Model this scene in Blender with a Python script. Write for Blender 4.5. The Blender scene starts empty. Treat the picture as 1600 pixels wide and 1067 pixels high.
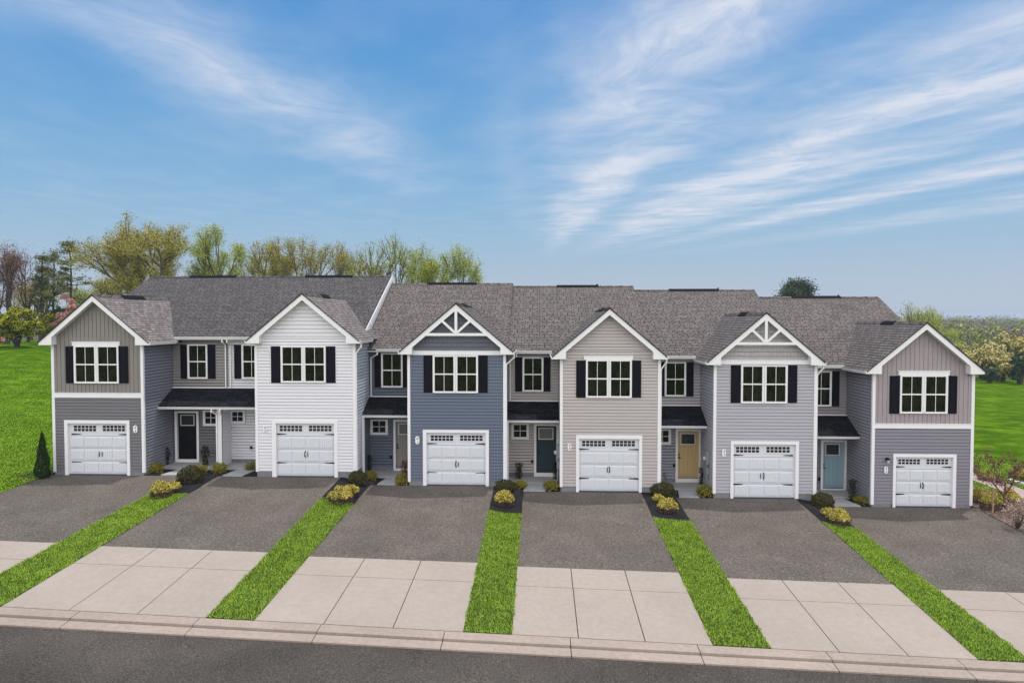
import bpy, bmesh, math, random
import numpy as np
from mathutils import Vector, Matrix, noise
R = math.radians
# ------------------------------------------------------------------ camera, sky, sun, exposure
CZ = 7.0                       # drone height above the datum
FPX, VPX, HZ = 1067.0, 843.0, 500.0
YAW = math.atan((VPX-800)/FPX); PIT = math.atan((533.5-HZ)/FPX)
CAM = Vector((0, -28, CZ))
scn = bpy.context.scene
cd = bpy.data.cameras.new("camera"); cam = bpy.data.objects.new("camera", cd)
scn.collection.objects.link(cam); scn.camera = cam
cam.location = CAM; cam.rotation_euler = (R(90)-PIT, 0, YAW)
cd.sensor_width = 36; cd.lens = 36*FPX/1600; cd.clip_end = 9000; cd.clip_start = 0.1
SKY_LO, SKY_HI = .28, .62; FILL_GLOW = (9.1, 9.1, 9.5, 1)
SUN_EL, SUN_AZ = 75.0, 48.0    # azimuth from +Y (behind the houses) towards +X
wd = bpy.data.worlds.new("World"); scn.world = wd; wd.use_nodes = True
wt = wd.node_tree; wt.nodes.clear()
def wn(t, **k):
    n = wt.nodes.new(t)
    for a, b in k.items(): setattr(n, a, b)
    return n
L = wt.links.new
out = wn('ShaderNodeOutputWorld'); bg = wn('ShaderNodeBackground'); L(bg.outputs[0], out.inputs[0])
sky = wn('ShaderNodeTexSky', sky_type='NISHITA', sun_disc=False, sun_elevation=R(SUN_EL), sun_rotation=R(SUN_AZ),
         altitude=100, air_density=1.0, dust_density=0.6, ozone_density=2.2)
hs = wn('ShaderNodeHueSaturation'); hs.inputs['Saturation'].default_value = 1.1; hs.inputs['Value'].default_value = 1.0
L(sky.outputs[0], hs.inputs['Color'])
tc = wn('ShaderNodeTexCoord'); sx = wn('ShaderNodeSeparateXYZ'); L(tc.outputs['Generated'], sx.inputs[0])
def wm(op, a, b=None, clamp=False):
    n = wn('ShaderNodeMath', operation=op, use_clamp=clamp)
    for i, v in enumerate((a, b)):
        if v is None: continue
        if isinstance(v, (int, float)): n.inputs[i].default_value = v
        else: L(v, n.inputs[i])
    return n.outputs[0]
zz = wm('MAXIMUM', wm('SUBTRACT', sx.outputs['Z'], 0.072), 0.008)
# cirrus lie on a flat layer: u runs left-right, v runs away over the houses
u = wm('DIVIDE', sx.outputs['X'], zz); v = wm('DIVIDE', sx.outputs['Y'], zz)
cv = wn('ShaderNodeCombineXYZ'); L(u, cv.inputs[0]); L(wm('MULTIPLY', v, 0.35), cv.inputs[1])
warp = wn('ShaderNodeTexNoise'); warp.inputs['Scale'].default_value = .8; warp.inputs['Detail'].default_value = 3
L(cv.outputs[0], warp.inputs['Vector'])
uw = wm('ADD', u, wm('MULTIPLY', wm('SUBTRACT', warp.outputs['Fac'], 0.5), 1.1))
def band(c, w, g, inner=0):
    t = wm('DIVIDE', wm('SUBTRACT', uw, c), w)
    return wm('MULTIPLY', wm('EXPONENT', wm('MULTIPLY', wm('MULTIPLY', t, t), -1.0)), g)
b = band(2.35, 0.72, 1.5)
for c, w, g in ((0.66, 0.44, 1.45), (4.9, .65, 1.2), (3.4, .45, .7), (8.8, 1.4, .9), (-.3, .25, .18)):
    b = wm('ADD', b, band(c, w, g))
hi = wn('ShaderNodeMapRange', interpolation_type='SMOOTHSTEP'); hi.inputs[1].default_value = .15; hi.inputs[2].default_value = .27; L(sx.outputs['Z'], hi.inputs[0])
b = wm('ADD', b, wm('MULTIPLY', band(-1.60, 0.48, .90), hi.outputs[0]))
cv2 = wn('ShaderNodeCombineXYZ'); L(wm('MULTIPLY', uw, 1.0), cv2.inputs[0]); L(wm('MULTIPLY', v, 0.75), cv2.inputs[1])
n1 = wn('ShaderNodeTexNoise'); n1.inputs['Scale'].default_value = 1.9; n1.inputs['Detail'].default_value = 12; n1.inputs['Roughness'].default_value = .68
n1.inputs['Distortion'].default_value = 1.6
L(cv2.outputs[0], n1.inputs['Vector'])
cv3 = wn('ShaderNodeCombineXYZ'); L(wm('ADD', wm('MULTIPLY', u, 1.0), wm('MULTIPLY', v, .25)), cv3.inputs[0]); L(wm('MULTIPLY', v, 0.5), cv3.inputs[1])
n2 = wn('ShaderNodeTexNoise'); n2.inputs['Scale'].default_value = 1.3; n2.inputs['Detail'].default_value = 5
L(cv3.outputs[0], n2.inputs['Vector'])
dens = wm('MULTIPLY', b, wm('MULTIPLY', wm('SUBTRACT', n1.outputs['Fac'], 0.04), 1.25))
dens = wm('MULTIPLY', dens, wm('MULTIPLY', wm('SUBTRACT', n2.outputs['Fac'], 0.10), 1.9))
dens = wm('ADD', dens, wm('MULTIPLY', wm('SUBTRACT', n2.outputs['Fac'], 0.44, True), .45))
low = wn('ShaderNodeMapRange', interpolation_type='SMOOTHSTEP'); low.inputs[1].default_value = .078; low.inputs[2].default_value = .15; L(sx.outputs['Z'], low.inputs[0])
dens = wm('MULTIPLY', wm('MINIMUM', wm('MAXIMUM', dens, 0.0), 0.88), low.outputs[0])
mixc = wn('ShaderNodeMixRGB'); L(dens, mixc.inputs['Fac']); L(hs.outputs[0], mixc.inputs[1])
mixc.inputs[2].default_value = (4.0, 4.15, 4.6, 1)
# the air near the horizon is dimmer than the model's; an unseen glow added behind the camera and overhead brightens the fronts
mrz = wn('ShaderNodeMapRange'); mrz.inputs[1].default_value = 0.0; mrz.inputs[2].default_value = .5; mrz.inputs[3].default_value = SKY_LO; mrz.inputs[4].default_value = SKY_HI
L(sx.outputs['Z'], mrz.inputs[0])
scl = wn('ShaderNodeVectorMath', operation='SCALE'); L(hs.outputs[0], scl.inputs[0]); L(mrz.outputs[0], scl.inputs['Scale'])
crz = wn('ShaderNodeValToRGB'); L(sx.outputs['Z'], crz.inputs[0]); ez = crz.color_ramp.elements
ez[0].position = 0.0; ez[0].color = (.66,.77,.92,1); ez[1].position = .75; ez[1].color = (.075,.33,.82,1)
for p_, c_ in ((.05,(.59,.73,.90)), (.12,(.42,.68,.93)), (.185,(.31,.61,.94)), (.30,(.15,.47,.90)), (.40,(.09,.38,.86))):
    q_ = ez.new(p_); q_.color = (*c_, 1)
sc4 = wn('ShaderNodeVectorMath', operation='SCALE'); L(crz.outputs[0], sc4.inputs[0]); sc4.inputs['Scale'].default_value = 4.15
ms_ = wn('ShaderNodeMixRGB'); ms_.inputs[0].default_value = .86; L(scl.outputs[0], ms_.inputs[1]); L(sc4.outputs[0], ms_.inputs[2]); L(ms_.outputs[0], mixc.inputs[1])
fill_glow = wn('ShaderNodeMapRange', interpolation_type='SMOOTHSTEP'); fill_glow.inputs[1].default_value = .12; fill_glow.inputs[2].default_value = -.45; fill_glow.inputs[3].default_value = 0; fill_glow.inputs[4].default_value = 1
L(sx.outputs['Y'], fill_glow.inputs[0])
mv = wn('ShaderNodeMixRGB'); L(fill_glow.outputs[0], mv.inputs['Fac']); L(mixc.outputs[0], mv.inputs[1]); mv.inputs[2].default_value = FILL_GLOW
L(mv.outputs[0], bg.inputs['Color']); bg.inputs['Strength'].default_value = 0.15
sd = bpy.data.lights.new("sun", 'SUN'); sd.energy = 2.0; sd.angle = R(1.2); sd.color = (1, .94, .86)
so = bpy.data.objects.new("sun", sd); scn.collection.objects.link(so)
so.rotation_euler = (R(90-SUN_EL), 0, R(180-SUN_AZ)); so.location = (10, 30, 40)
scn.view_settings.view_transform = 'Standard'; scn.view_settings.look = 'None'
scn.view_settings.exposure = 0.35; scn.view_settings.gamma = 1

# ------------------------------------------------------------------ measuring helpers (rays of the survey photo onto real planes)
Fw = Vector((-math.sin(YAW)*math.cos(PIT), math.cos(YAW)*math.cos(PIT), -math.sin(PIT)))
Rt = Vector((math.cos(YAW), math.sin(YAW), 0)); Up = Rt.cross(Fw)
def ray(x, y): return Fw + Rt*((x-800)/FPX) - Up*((y-533.5)/FPX)
def P(x, y, Y=0.0):
    d = ray(x, y); return CAM + d*((Y-CAM.y)/d.y)
def X_(x, Y=0.0, y=620): return P(x, y, Y).x
def Z_(x, y, Y=0.0): return P(x, y, Y).z

# ------------------------------------------------------------------ mesh helpers
col = scn.collection
OFF = {}
class MB:
    def __init__(s): s.v = []; s.f = []; s.uv = []
    def face(s, pts, uvs=None):
        n = len(s.v); s.v += [tuple(p) for p in pts]; s.f.append(tuple(range(n, n+len(pts))))
        s.uv.append(uvs)
    def box(s, x0, x1, y0, y1, z0, z1):
        n = len(s.v)
        s.v += [(x0,y0,z0),(x1,y0,z0),(x1,y1,z0),(x0,y1,z0),(x0,y0,z1),(x1,y0,z1),(x1,y1,z1),(x0,y1,z1)]
        for f in ((0,3,2,1),(4,5,6,7),(0,1,5,4),(1,2,6,5),(2,3,7,6),(3,0,4,7)):
            s.f.append(tuple(n+i for i in f)); s.uv.append(None)
    def tbox(s, T, s0, s1, z0, z1, d0, d1):
        n = len(s.v)
        for d in (d0, d1):
            for a, z in ((s0,z0),(s1,z0),(s1,z1),(s0,z1)): s.v.append(tuple(T(a, z, d)))
        for f in ((3,2,1,0),(4,5,6,7),(0,1,5,4),(1,2,6,5),(2,3,7,6),(3,0,4,7)):
            s.f.append(tuple(n+i for i in f)); s.uv.append(None)
    def prism(s, T, pts, d0, d1):
        k = len(pts); n = len(s.v)
        for d in (d0, d1):
            for a, z in pts: s.v.append(tuple(T(a, z, d)))
        s.f.append(tuple(range(n+k-1, n-1, -1))); s.f.append(tuple(range(n+k, n+2*k))); s.uv += [None, None]
        for i in range(k):
            j = (i+1) % k; s.f.append((n+i, n+j, n+k+j, n+k+i)); s.uv.append(None)
    def tube(s, a, b, r0, r1, k=6, cap=True):
        a = Vector(a); b = Vector(b); d = (b-a)
        if d.length < 1e-6: return
        d.normalize(); t = d.orthogonal().normalized(); w = d.cross(t); n = len(s.v)
        for c, r in ((a, r0), (b, r1)):
            for i in range(k):
                an = 2*math.pi*i/k; s.v.append(tuple(c+t*(math.cos(an)*r)+w*(math.sin(an)*r)))
        for i in range(k):
            j = (i+1) % k; s.f.append((n+i, n+j, n+k+j, n+k+i)); s.uv.append(None)
        if cap and k > 2:
            s.f.append(tuple(range(n+k-1, n-1, -1))); s.f.append(tuple(range(n+k, n+2*k))); s.uv += [None, None]
    def build(s, name, mat, parent=None, smooth=False, label=None):
        me = bpy.data.meshes.new(name); me.from_pydata(s.v, [], s.f)
        if any(q is not None for q in s.uv):
            lay = me.uv_layers.new(name='UVMap'); i = 0
            flat = []
            for f, q in zip(s.f, s.uv):
                for j in range(len(f)): flat += list(q[j]) if q else [0.0, 0.0]
            lay.data.foreach_set('uv', flat)
        if smooth: me.polygons.foreach_set('use_smooth', [True]*len(me.polygons))
        me.materials.append(mat); me.update()
        o = bpy.data.objects.new(name, me); col.objects.link(o)
        off = Vector((0, 0, 0))
        if parent is not None:      # geometry is given in world coordinates; the thing's Empty stands at its base
            o.parent = parent
            off = Vector(parent.location) if parent.type == 'EMPTY' else OFF.get(parent.name, off)
            me.transform(Matrix.Translation(-off))
        OFF[o.name] = off
        if label: o['label'] = label
        return o
def tag(o, label=None, cat=None, group=None, kind=None):
    if label: o['label'] = label
    if cat: o['category'] = cat
    if group: o['group'] = group
    if kind: o['kind'] = kind
    return o
def thing(name, loc, label, cat, group=None):
    o = bpy.data.objects.new(name, None); col.objects.link(o); o.location = loc; o.empty_display_size = .2
    return tag(o, label, cat, group)
def dup(root, loc, label=None, rz=0, s=1.0):
    r = root.copy(); col.objects.link(r); r.location = loc; r.rotation_euler = (0, 0, rz); r.scale = (s, s, s)
    if label: r['label'] = label
    for ch in list(root.children):
        c = ch.copy(); col.objects.link(c); c.parent = r
    return r

# ------------------------------------------------------------------ materials
MATS = {}
def mat(name, rgb, rough=.6, metal=0, spec=.5, nscale=0, namt=.12, bump=0, bscale=40, island=0, stretch=None, trans=0, rgb2=None, coat=0):
    if name in MATS: return MATS[name]
    m = bpy.data.materials.new(name); m.use_nodes = True; t = m.node_tree; p = t.nodes['Principled BSDF']
    p.inputs['Base Color'].default_value = (*rgb, 1); p.inputs['Roughness'].default_value = rough
    p.inputs['Metallic'].default_value = metal; p.inputs['Specular IOR Level'].default_value = spec
    if coat: p.inputs['Coat Weight'].default_value = coat
    tcn = t.nodes.new('ShaderNodeTexCoord'); mp = t.nodes.new('ShaderNodeMapping'); t.links.new(tcn.outputs['Object'], mp.inputs[0])
    if stretch: mp.inputs['Scale'].default_value = stretch
    src = None
    if nscale:
        n = t.nodes.new('ShaderNodeTexNoise'); n.inputs['Scale'].default_value = nscale; n.inputs['Detail'].default_value = 6; n.inputs['Roughness'].default_value = .6
        t.links.new(mp.outputs[0], n.inputs['Vector']); src = n.outputs['Fac']
    if island:
        g = t.nodes.new('ShaderNodeNewGeometry')
        if src is None: src = g.outputs['Random Per Island']
        else:
            mx = t.nodes.new('ShaderNodeMath'); mx.operation = 'ADD'; t.links.new(src, mx.inputs[0]); 
            m2 = t.nodes.new('ShaderNodeMath'); m2.operation = 'MULTIPLY_ADD'; t.links.new(g.outputs['Random Per Island'], m2.inputs[0]); m2.inputs[1].default_value = island; m2.inputs[2].default_value = -island/2
            t.links.new(m2.outputs[0], mx.inputs[1]); src = mx.outputs[0]
    if src is not None:
        cr = t.nodes.new('ShaderNodeValToRGB'); t.links.new(src, cr.inputs[0])
        c2 = rgb2 if rgb2 else tuple(min(1, c*(1+namt)) for c in rgb); c1 = rgb if rgb2 else tuple(c*(1-namt) for c in rgb)
        if island and not nscale: cr.color_ramp.elements[0].position = 0; cr.color_ramp.elements[1].position = 1
        else: cr.color_ramp.elements[0].position = .3; cr.color_ramp.elements[1].position = .7
        cr.color_ramp.elements[0].color = (*c1, 1); cr.color_ramp.elements[1].color = (*c2, 1)
        t.links.new(cr.outputs[0], p.inputs['Base Color'])
    if bump:
        n = t.nodes.new('ShaderNodeTexNoise'); n.inputs['Scale'].default_value = bscale; n.inputs['Detail'].default_value = 5
        t.links.new(mp.outputs[0], n.inputs['Vector'])
        b_ = t.nodes.new('ShaderNodeBump'); b_.inputs['Strength'].default_value = bump; b_.inputs['Distance'].default_value = .02
        t.links.new(n.outputs['Fac'], b_.inputs['Height']); t.links.new(b_.outputs[0], p.inputs['Normal'])
    if trans:
        tr = t.nodes.new('ShaderNodeBsdfTranslucent'); ms = t.nodes.new('ShaderNodeMixShader'); ms.inputs[0].default_value = trans
        o_ = t.nodes['Material Output']
        if src is not None: t.links.new(cr.outputs[0], tr.inputs[0])
        else: tr.inputs[0].default_value = (*rgb, 1)
        t.links.new(p.outputs[0], ms.inputs[1]); t.links.new(tr.outputs[0], ms.inputs[2]); t.links.new(ms.outputs[0], o_.inputs[0])
    MATS[name] = m; return m
def shingle(name, c1, c2, dark):
    m = bpy.data.materials.new(name); m.use_nodes = True; t = m.node_tree; p = t.nodes['Principled BSDF']
    uvn = t.nodes.new('ShaderNodeUVMap'); uvn.uv_map = 'UVMap'
    br = t.nodes.new('ShaderNodeTexBrick'); t.links.new(uvn.outputs[0], br.inputs['Vector'])
    br.inputs['Scale'].default_value = 1; br.inputs['Brick Width'].default_value = .34; br.inputs['Row Height'].default_value = .15
    br.inputs['Mortar Size'].default_value = .019; br.inputs['Mortar Smooth'].default_value = .3; br.inputs['Bias'].default_value = 0
    br.offset = .37; br.squash = .7; br.squash_frequency = 3
    br.inputs['Color1'].default_value = (*c1, 1); br.inputs['Color2'].default_value = (*c2, 1); br.inputs['Mortar'].default_value = (*dark, 1)
    n = t.nodes.new('ShaderNodeTexNoise'); n.inputs['Scale'].default_value = 1.6; n.inputs['Detail'].default_value = 8; n.inputs['Roughness'].default_value = .7
    mp = t.nodes.new('ShaderNodeMapping'); mp.inputs['Scale'].default_value = (1, 2.2, 1); t.links.new(uvn.outputs[0], mp.inputs[0]); t.links.new(mp.outputs[0], n.inputs['Vector'])
    n3 = t.nodes.new('ShaderNodeTexNoise'); n3.inputs['Scale'].default_value = 9; n3.inputs['Detail'].default_value = 4; t.links.new(uvn.outputs[0], n3.inputs['Vector'])
    mr = t.nodes.new('ShaderNodeMapRange'); mr.inputs[1].default_value = .3; mr.inputs[2].default_value = .7; mr.inputs[3].default_value = .86; mr.inputs[4].default_value = 1.14
    t.links.new(n.outputs['Fac'], mr.inputs[0])
    mr3 = t.nodes.new('ShaderNodeMapRange'); mr3.inputs[1].default_value = .3; mr3.inputs[2].default_value = .7; mr3.inputs[3].default_value = .82; mr3.inputs[4].default_value = 1.18
    t.links.new(n3.outputs['Fac'], mr3.inputs[0])
    mm = t.nodes.new('ShaderNodeMath'); mm.operation = 'MULTIPLY'; t.links.new(mr.outputs[0], mm.inputs[0]); t.links.new(mr3.outputs[0], mm.inputs[1])
    mu = t.nodes.new('ShaderNodeVectorMath'); mu.operation = 'SCALE'; t.links.new(br.outputs['Color'], mu.inputs[0]); t.links.new(mm.outputs[0], mu.inputs['Scale'])
    t.links.new(mu.outputs[0], p.inputs['Base Color']); p.inputs['Roughness'].default_value = .95; p.inputs['Specular IOR Level'].default_value = .15
    b_ = t.nodes.new('ShaderNodeBump'); b_.inputs['Strength'].default_value = .8; b_.inputs['Distance'].default_value = .015; b_.invert = True
    t.links.new(br.outputs['Fac'], b_.inputs['Height']); t.links.new(b_.outputs[0], p.inputs['Normal'])
    return m
WHITE = mat('white_trim', (.84,.82,.82), .45, nscale=3, namt=.02)
SOFFIT = mat('white_soffit', (.74,.73,.73), .5)
GDOOR = mat('garage_door_white', (.69,.705,.735), .45, nscale=60, namt=.04, bump=.15, bscale=150)
BLACK = mat('black_iron', (.006,.006,.007), .5, spec=.2)
SHUT = mat('black_shutter', (.006,.005,.010), .6, spec=.12)
GLASS = mat('window_glass', (.0020,.0022,.0016), .04, spec=.3, nscale=2.6, rgb2=(.020,.019,.012))  # faint reflections put into the pane colour as blotchy noise
GGLASS = mat('garage_glass', (.030,.016,.015), .1, spec=.5)
FOUND = mat('foundation_block', (.20,.20,.21), .9, nscale=6, namt=.2, bump=.4)
ALU = mat('meter_grey', (.30,.32,.34), .4, metal=.3)
SH_A = shingle('slate_shingle', (.088,.081,.082), (.138,.127,.124), (.018,.016,.016))
SH_B = shingle('weathered_shingle', (.132,.114,.107), (.200,.176,.163), (.028,.024,.023))
SH_C = shingle('sunlit_shingle', (.165,.142,.135), (.300,.262,.245), (.060,.050,.048))  # stronger sun on the left two gable roofs, put into the shingle colour
SH_K = shingle('black_shingle', (.008,.009,.013), (.022,.024,.032), (.003,.003,.005))
VENT = mat('ridge_vent', (.012,.012,.014), .9, spec=.1)
SEDGE = mat('shingle_edge', (.035,.030,.030), .9)
CONC = None
def lap_mat(n, rgb): return mat(n, rgb, .55, nscale=2.5, namt=.035, bump=.12, bscale=90, stretch=(1,1,6))

# ------------------------------------------------------------------ ground heights
def sstep(a, b, x):
    t = max(0, min(1, (x-a)/(b-a))); return t*t*(3-2*t)
BASE = {1: Z_(103,743), 2: Z_(430,743), 3: Z_(661,758), 4: Z_(901,768), 5: Z_(1143,778), 6: Z_(1396,792)}
BASE[1] = BASE[2] = (BASE[1]+BASE[2])/2
DR = [(-20.72,-14.96),(-13.50,-8.26),(-7.04,-1.86),(-.66,4.18),(5.57,10.42),(11.68,17.55)]
YK = -11.6                                               # back of the kerb
kx = [X_(x, YK, y) for x, y in ((6,949),(400,968),(800,990),(1200,1011),(1600,1036))]
kz = [Z_(x, y, YK) for x, y in ((6,949),(400,968),(800,990),(1200,1011),(1600,1036))]
kc = np.polyfit(kx, kz, 1)
def zc(x): return float(kc[0]*max(-80, min(80, x))+kc[1])
fx = [-60,-20.7,-8.26,-7.04,-1.86,-.66,4.18,5.57,10.42,11.68,17.55,24,60]
fz = [BASE[1],BASE[1],BASE[2],BASE[3],BASE[3],BASE[4],BASE[4],BASE[5],BASE[5],BASE[6],BASE[6],BASE[6]-.12,BASE[6]-.3]
def zf(x): return float(np.interp(x, fx, fz))
def G(x, y):
    if y <= 0:
        t = min(1, y/YK); z = zf(x)*(1-t)+zc(x)*t
        if y < -21: z = zc(x)+.05*sstep(-21,-26,y)
        return z
    z = zf(x)
    left = sstep(-8, -22, x)
    z += left*3.1*sstep(0, 46, y)*(1+.08*math.sin(x*.07)) - left*2.6*sstep(58, 130, y)
    z += sstep(10, 60, y)*(1-left)*1.2*sstep(10,-10,x)
    z += -3.2*sstep(70, 150, y)*(1-left) + sstep(-25,-45,x)*.45*sstep(5,40,y)
    if y > 140: z += 5*noise.noise(Vector((x*.002, y*.002, 0)))*sstep(140, 600, y)*(1+y/900)
    return z
def onG(px, py):
    """where the survey ray through a photo point meets the ground"""
    d = ray(px, py); t = 5.0
    while t < 400:
        q = CAM+d*t
        if q.z <= G(q.x, q.y): break
        t += .02 if t < 60 else .2
    return q

def ground_mat():
    m = bpy.data.materials.new('lawn_grass'); m.use_nodes = True; t = m.node_tree; p = t.nodes['Principled BSDF']
    tcn = t.nodes.new('ShaderNodeTexCoord')
    def nz(sc, det, st, ro=.6):
        mp = t.nodes.new('ShaderNodeMapping'); mp.inputs['Scale'].default_value = st; t.links.new(tcn.outputs['Object'], mp.inputs[0])
        n = t.nodes.new('ShaderNodeTexNoise'); n.inputs['Scale'].default_value = sc; n.inputs['Detail'].default_value = det; n.inputs['Roughness'].default_value = ro
        t.links.new(mp.outputs[0], n.inputs['Vector']); return n.outputs['Fac']
    a = nz(.55, 7, (1,1.6,1), .65); b = nz(14, 5, (1,1,1), .7); c = nz(2.2, 5, (.6,1.8,1))
    def mth(op, x, y):
        n = t.nodes.new('ShaderNodeMath'); n.operation = op
        for i, q in enumerate((x, y)):
            if isinstance(q, float): n.inputs[i].default_value = q
            else: t.links.new(q, n.inputs[i])
        return n.outputs[0]
    f = mth('ADD', mth('MULTIPLY', a, .55), mth('ADD', mth('MULTIPLY', b, .22), mth('MULTIPLY', c, .23)))
    cr = t.nodes.new('ShaderNodeValToRGB'); t.links.new(f, cr.inputs[0]); e = cr.color_ramp.elements
    e[0].position = .41; e[0].color = (.038,.095,.001,1); e[1].position = .61; e[1].color = (.150,.265,.010,1)
    e2 = e.new(.5); e2.color = (.068,.145,.002,1)
    # beyond the mown lawn the fields turn duller
    sp = t.nodes.new('ShaderNodeSeparateXYZ'); t.links.new(tcn.outputs['Object'], sp.inputs[0])
    far = t.nodes.new('ShaderNodeMapRange'); far.inputs[1].default_value = 96; far.inputs[2].default_value = 112; t.links.new(sp.outputs['Y'], far.inputs[0])
    mx = t.nodes.new('ShaderNodeMixRGB'); t.links.new(far.outputs[0], mx.inputs[0]); t.links.new(cr.outputs[0], mx.inputs[1]); 
    fr = t.nodes.new('ShaderNodeValToRGB'); fr.color_ramp.elements[0].position = .35; fr.color_ramp.elements[0].color = (.06,.07,.03,1); fr.color_ramp.elements[1].position = .65; fr.color_ramp.elements[1].color = (.14,.12,.07,1)
    t.links.new(nz(.01, 5, (1,1,1)), fr.inputs[0]); t.links.new(fr.outputs[0], mx.inputs[2])
    t.links.new(mx.outputs[0], p.inputs['Base Color']); p.inputs['Roughness'].default_value = .95; p.inputs['Specular IOR Level'].default_value = .02
    b_ = t.nodes.new('ShaderNodeBump'); b_.inputs['Strength'].default_value = .9; b_.inputs['Distance'].default_value = .06
    t.links.new(mth('ADD', b, c), b_.inputs['Height']); t.links.new(b_.outputs[0], p.inputs['Normal'])
    return m
LAWN = ground_mat()
# one sheet to the horizon, lowered under the paved lots and the road
xs = sorted(set([-3500,-2500,-1700,-1200,-800,-550,-400,-300,-220,-170,-130]+[round(-110+i*2.0,2) for i in range(45)]+[-20.74,-20.71]+[round(-20+i,2) for i in range(0,38)]+[17.56,17.59]+[round(18+i*1.0,2) for i in range(0,14)]+[round(32+i*3,1) for i in range(30)]+[130,170,220,300,400,550,800,1200,1700,2500,3500]))
ys = sorted(set([-1500,-600,-300,-150,-100,-70,-50,-40,-33,-28,-24,-21.6,-21.55]+[-12.45,-12.4,-11.62,-11.6]+[round(-11+i,2) for i in range(0,11)]+[0,3.0,3.05]+[round(4+i*1.5,2) for i in range(0,70)]+[112,118,126,136,150,170,200,250,320,420,560,760,1000,1400,2000,2800,3800]))
mb = MB(); nx = len(xs)
for yv in ys:
    for xv in xs:
        z = G(xv, yv)
        if -21.58 < yv < -11.61: z = zc(xv)-.35
        elif -20.72 < xv < 17.57 and -21 < yv < 3.02: z -= .35
        mb.v.append((xv, yv, z))
for j in range(len(ys)-1):
    for i in range(nx-1):
        a = j*nx+i; mb.f.append((a, a+1, a+nx+1, a+nx)); mb.uv.append(None)
tag(mb.build('ground', LAWN, smooth=True), kind='structure')

def patch(name, poly_x, y0, y1, off, m, ny=8, nxx=4, kind='structure', thick=.12):
    """a sheet lying on the ground between two x-functions"""
    mb = MB()
    fx0, fx1 = poly_x
    for j in range(ny+1):
        y = y0+(y1-y0)*j/ny
        for i in range(nxx+1):
            x = fx0(y)+(fx1(y)-fx0(y))*i/nxx; mb.v.append((x, y, G(x, y)+off))
    w = nxx+1
    for j in range(ny):
        for i in range(nxx):
            a = j*w+i; mb.f.append((a, a+1, a+w+1, a+w)); mb.uv.append(None)
    # skirt
    n = len(mb.v); ring = [i for i in range(w)]+[j*w+nxx for j in range(1, ny+1)]+[ny*w+i for i in range(nxx-1, -1, -1)]+[j*w for j in range(ny-1, 0, -1)]
    for r in ring: q = mb.v[r]; mb.v.append((q[0], q[1], q[2]-thick))
    for i in range(len(ring)):
        j = (i+1) % len(ring); mb.f.append((ring[i], n+i, n+j, ring[j])); mb.uv.append(None)
    o = mb.build(name, m); return tag(o, kind=kind)

def speckle(name, c_lo, c_mid, c_hi, sc, big, bump=.5, blotch=.25, streak=(1,1,1)):
    m = bpy.data.materials.new(name); m.use_nodes = True; t = m.node_tree; p = t.nodes['Principled BSDF']
    tcn = t.nodes.new('ShaderNodeTexCoord')
    mp = t.nodes.new('ShaderNodeMapping'); mp.inputs['Scale'].default_value = streak; t.links.new(tcn.outputs['Object'], mp.inputs[0])
    n = t.nodes.new('ShaderNodeTexNoise'); n.inputs['Scale'].default_value = sc; n.inputs['Detail'].default_value = 4; n.inputs['Roughness'].default_value = .75; t.links.new(mp.outputs[0], n.inputs['Vector'])
    n2 = t.nodes.new('ShaderNodeTexNoise'); n2.inputs['Scale'].default_value = big; n2.inputs['Detail'].default_value = 5; t.links.new(tcn.outputs['Object'], n2.inputs['Vector'])
    cr = t.nodes.new('ShaderNodeValToRGB'); t.links.new(n.outputs['Fac'], cr.inputs[0]); e = cr.color_ramp.elements
    e[0].position = .33; e[0].color = (*c_lo, 1); e[1].position = .68; e[1].color = (*c_hi, 1); q = e.new(.5); q.color = (*c_mid, 1)
    mr = t.nodes.new('ShaderNodeMapRange'); mr.inputs[1].default_value = .3; mr.inputs[2].default_value = .7; mr.inputs[3].default_value = 1-blotch; mr.inputs[4].default_value = 1+blotch; t.links.new(n2.outputs['Fac'], mr.inputs[0])
    mu = t.nodes.new('ShaderNodeVectorMath'); mu.operation = 'SCALE'; t.links.new(cr.outputs[0], mu.inputs[0]); t.links.new(mr.outputs[0], mu.inputs['Scale'])
    t.links.new(mu.outputs[0], p.inputs['Base Color']); p.inputs['Roughness'].default_value = .92; p.inputs['Specular IOR Level'].default_value = .2
    b_ = t.nodes.new('ShaderNodeBump'); b_.inputs['Strength'].default_value = bump; b_.inputs['Distance'].default_value = .01
    t.links.new(n.outputs['Fac'], b_.inputs['Height']); t.links.new(b_.outputs[0], p.inputs['Normal'])
    return m
DRIVE = speckle('driveway_asphalt', (.050,.042,.034), (.118,.101,.085), (.232,.202,.168), 19, .8, .8, .15, streak=(.75,1.2,1))
ROAD = speckle('road_asphalt', (.028,.024,.020), (.070,.060,.050), (.155,.134,.112), 26, .5, .7, .22)
CONC = speckle('concrete', (.345,.292,.245), (.368,.313,.263), (.395,.337,.285), 6, .5, .1, .05)
KERB = speckle('kerb_concrete', (.315,.25,.205), (.355,.288,.238), (.40,.325,.272), 9, .7, .2, .08)
WALK = speckle('walk_concrete', (.30,.30,.30), (.36,.36,.36), (.42,.42,.42), 30, 2, .2, .08)
MULCH = speckle('black_mulch', (.004,.004,.006), (.012,.011,.014), (.040,.036,.040), 28, 2, 1.0, .3)
MULCHB = speckle('brown_mulch', (.05,.03,.024), (.16,.11,.085), (.34,.26,.21), 11, 1, 1.0, .3)
JOINT = mat('joint_dark', (.06,.04,.032), .95)
PATHC = speckle('path_concrete', (.36,.27,.23), (.42,.32,.28), (.48,.38,.33), 5, .5, .1, .06)

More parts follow.
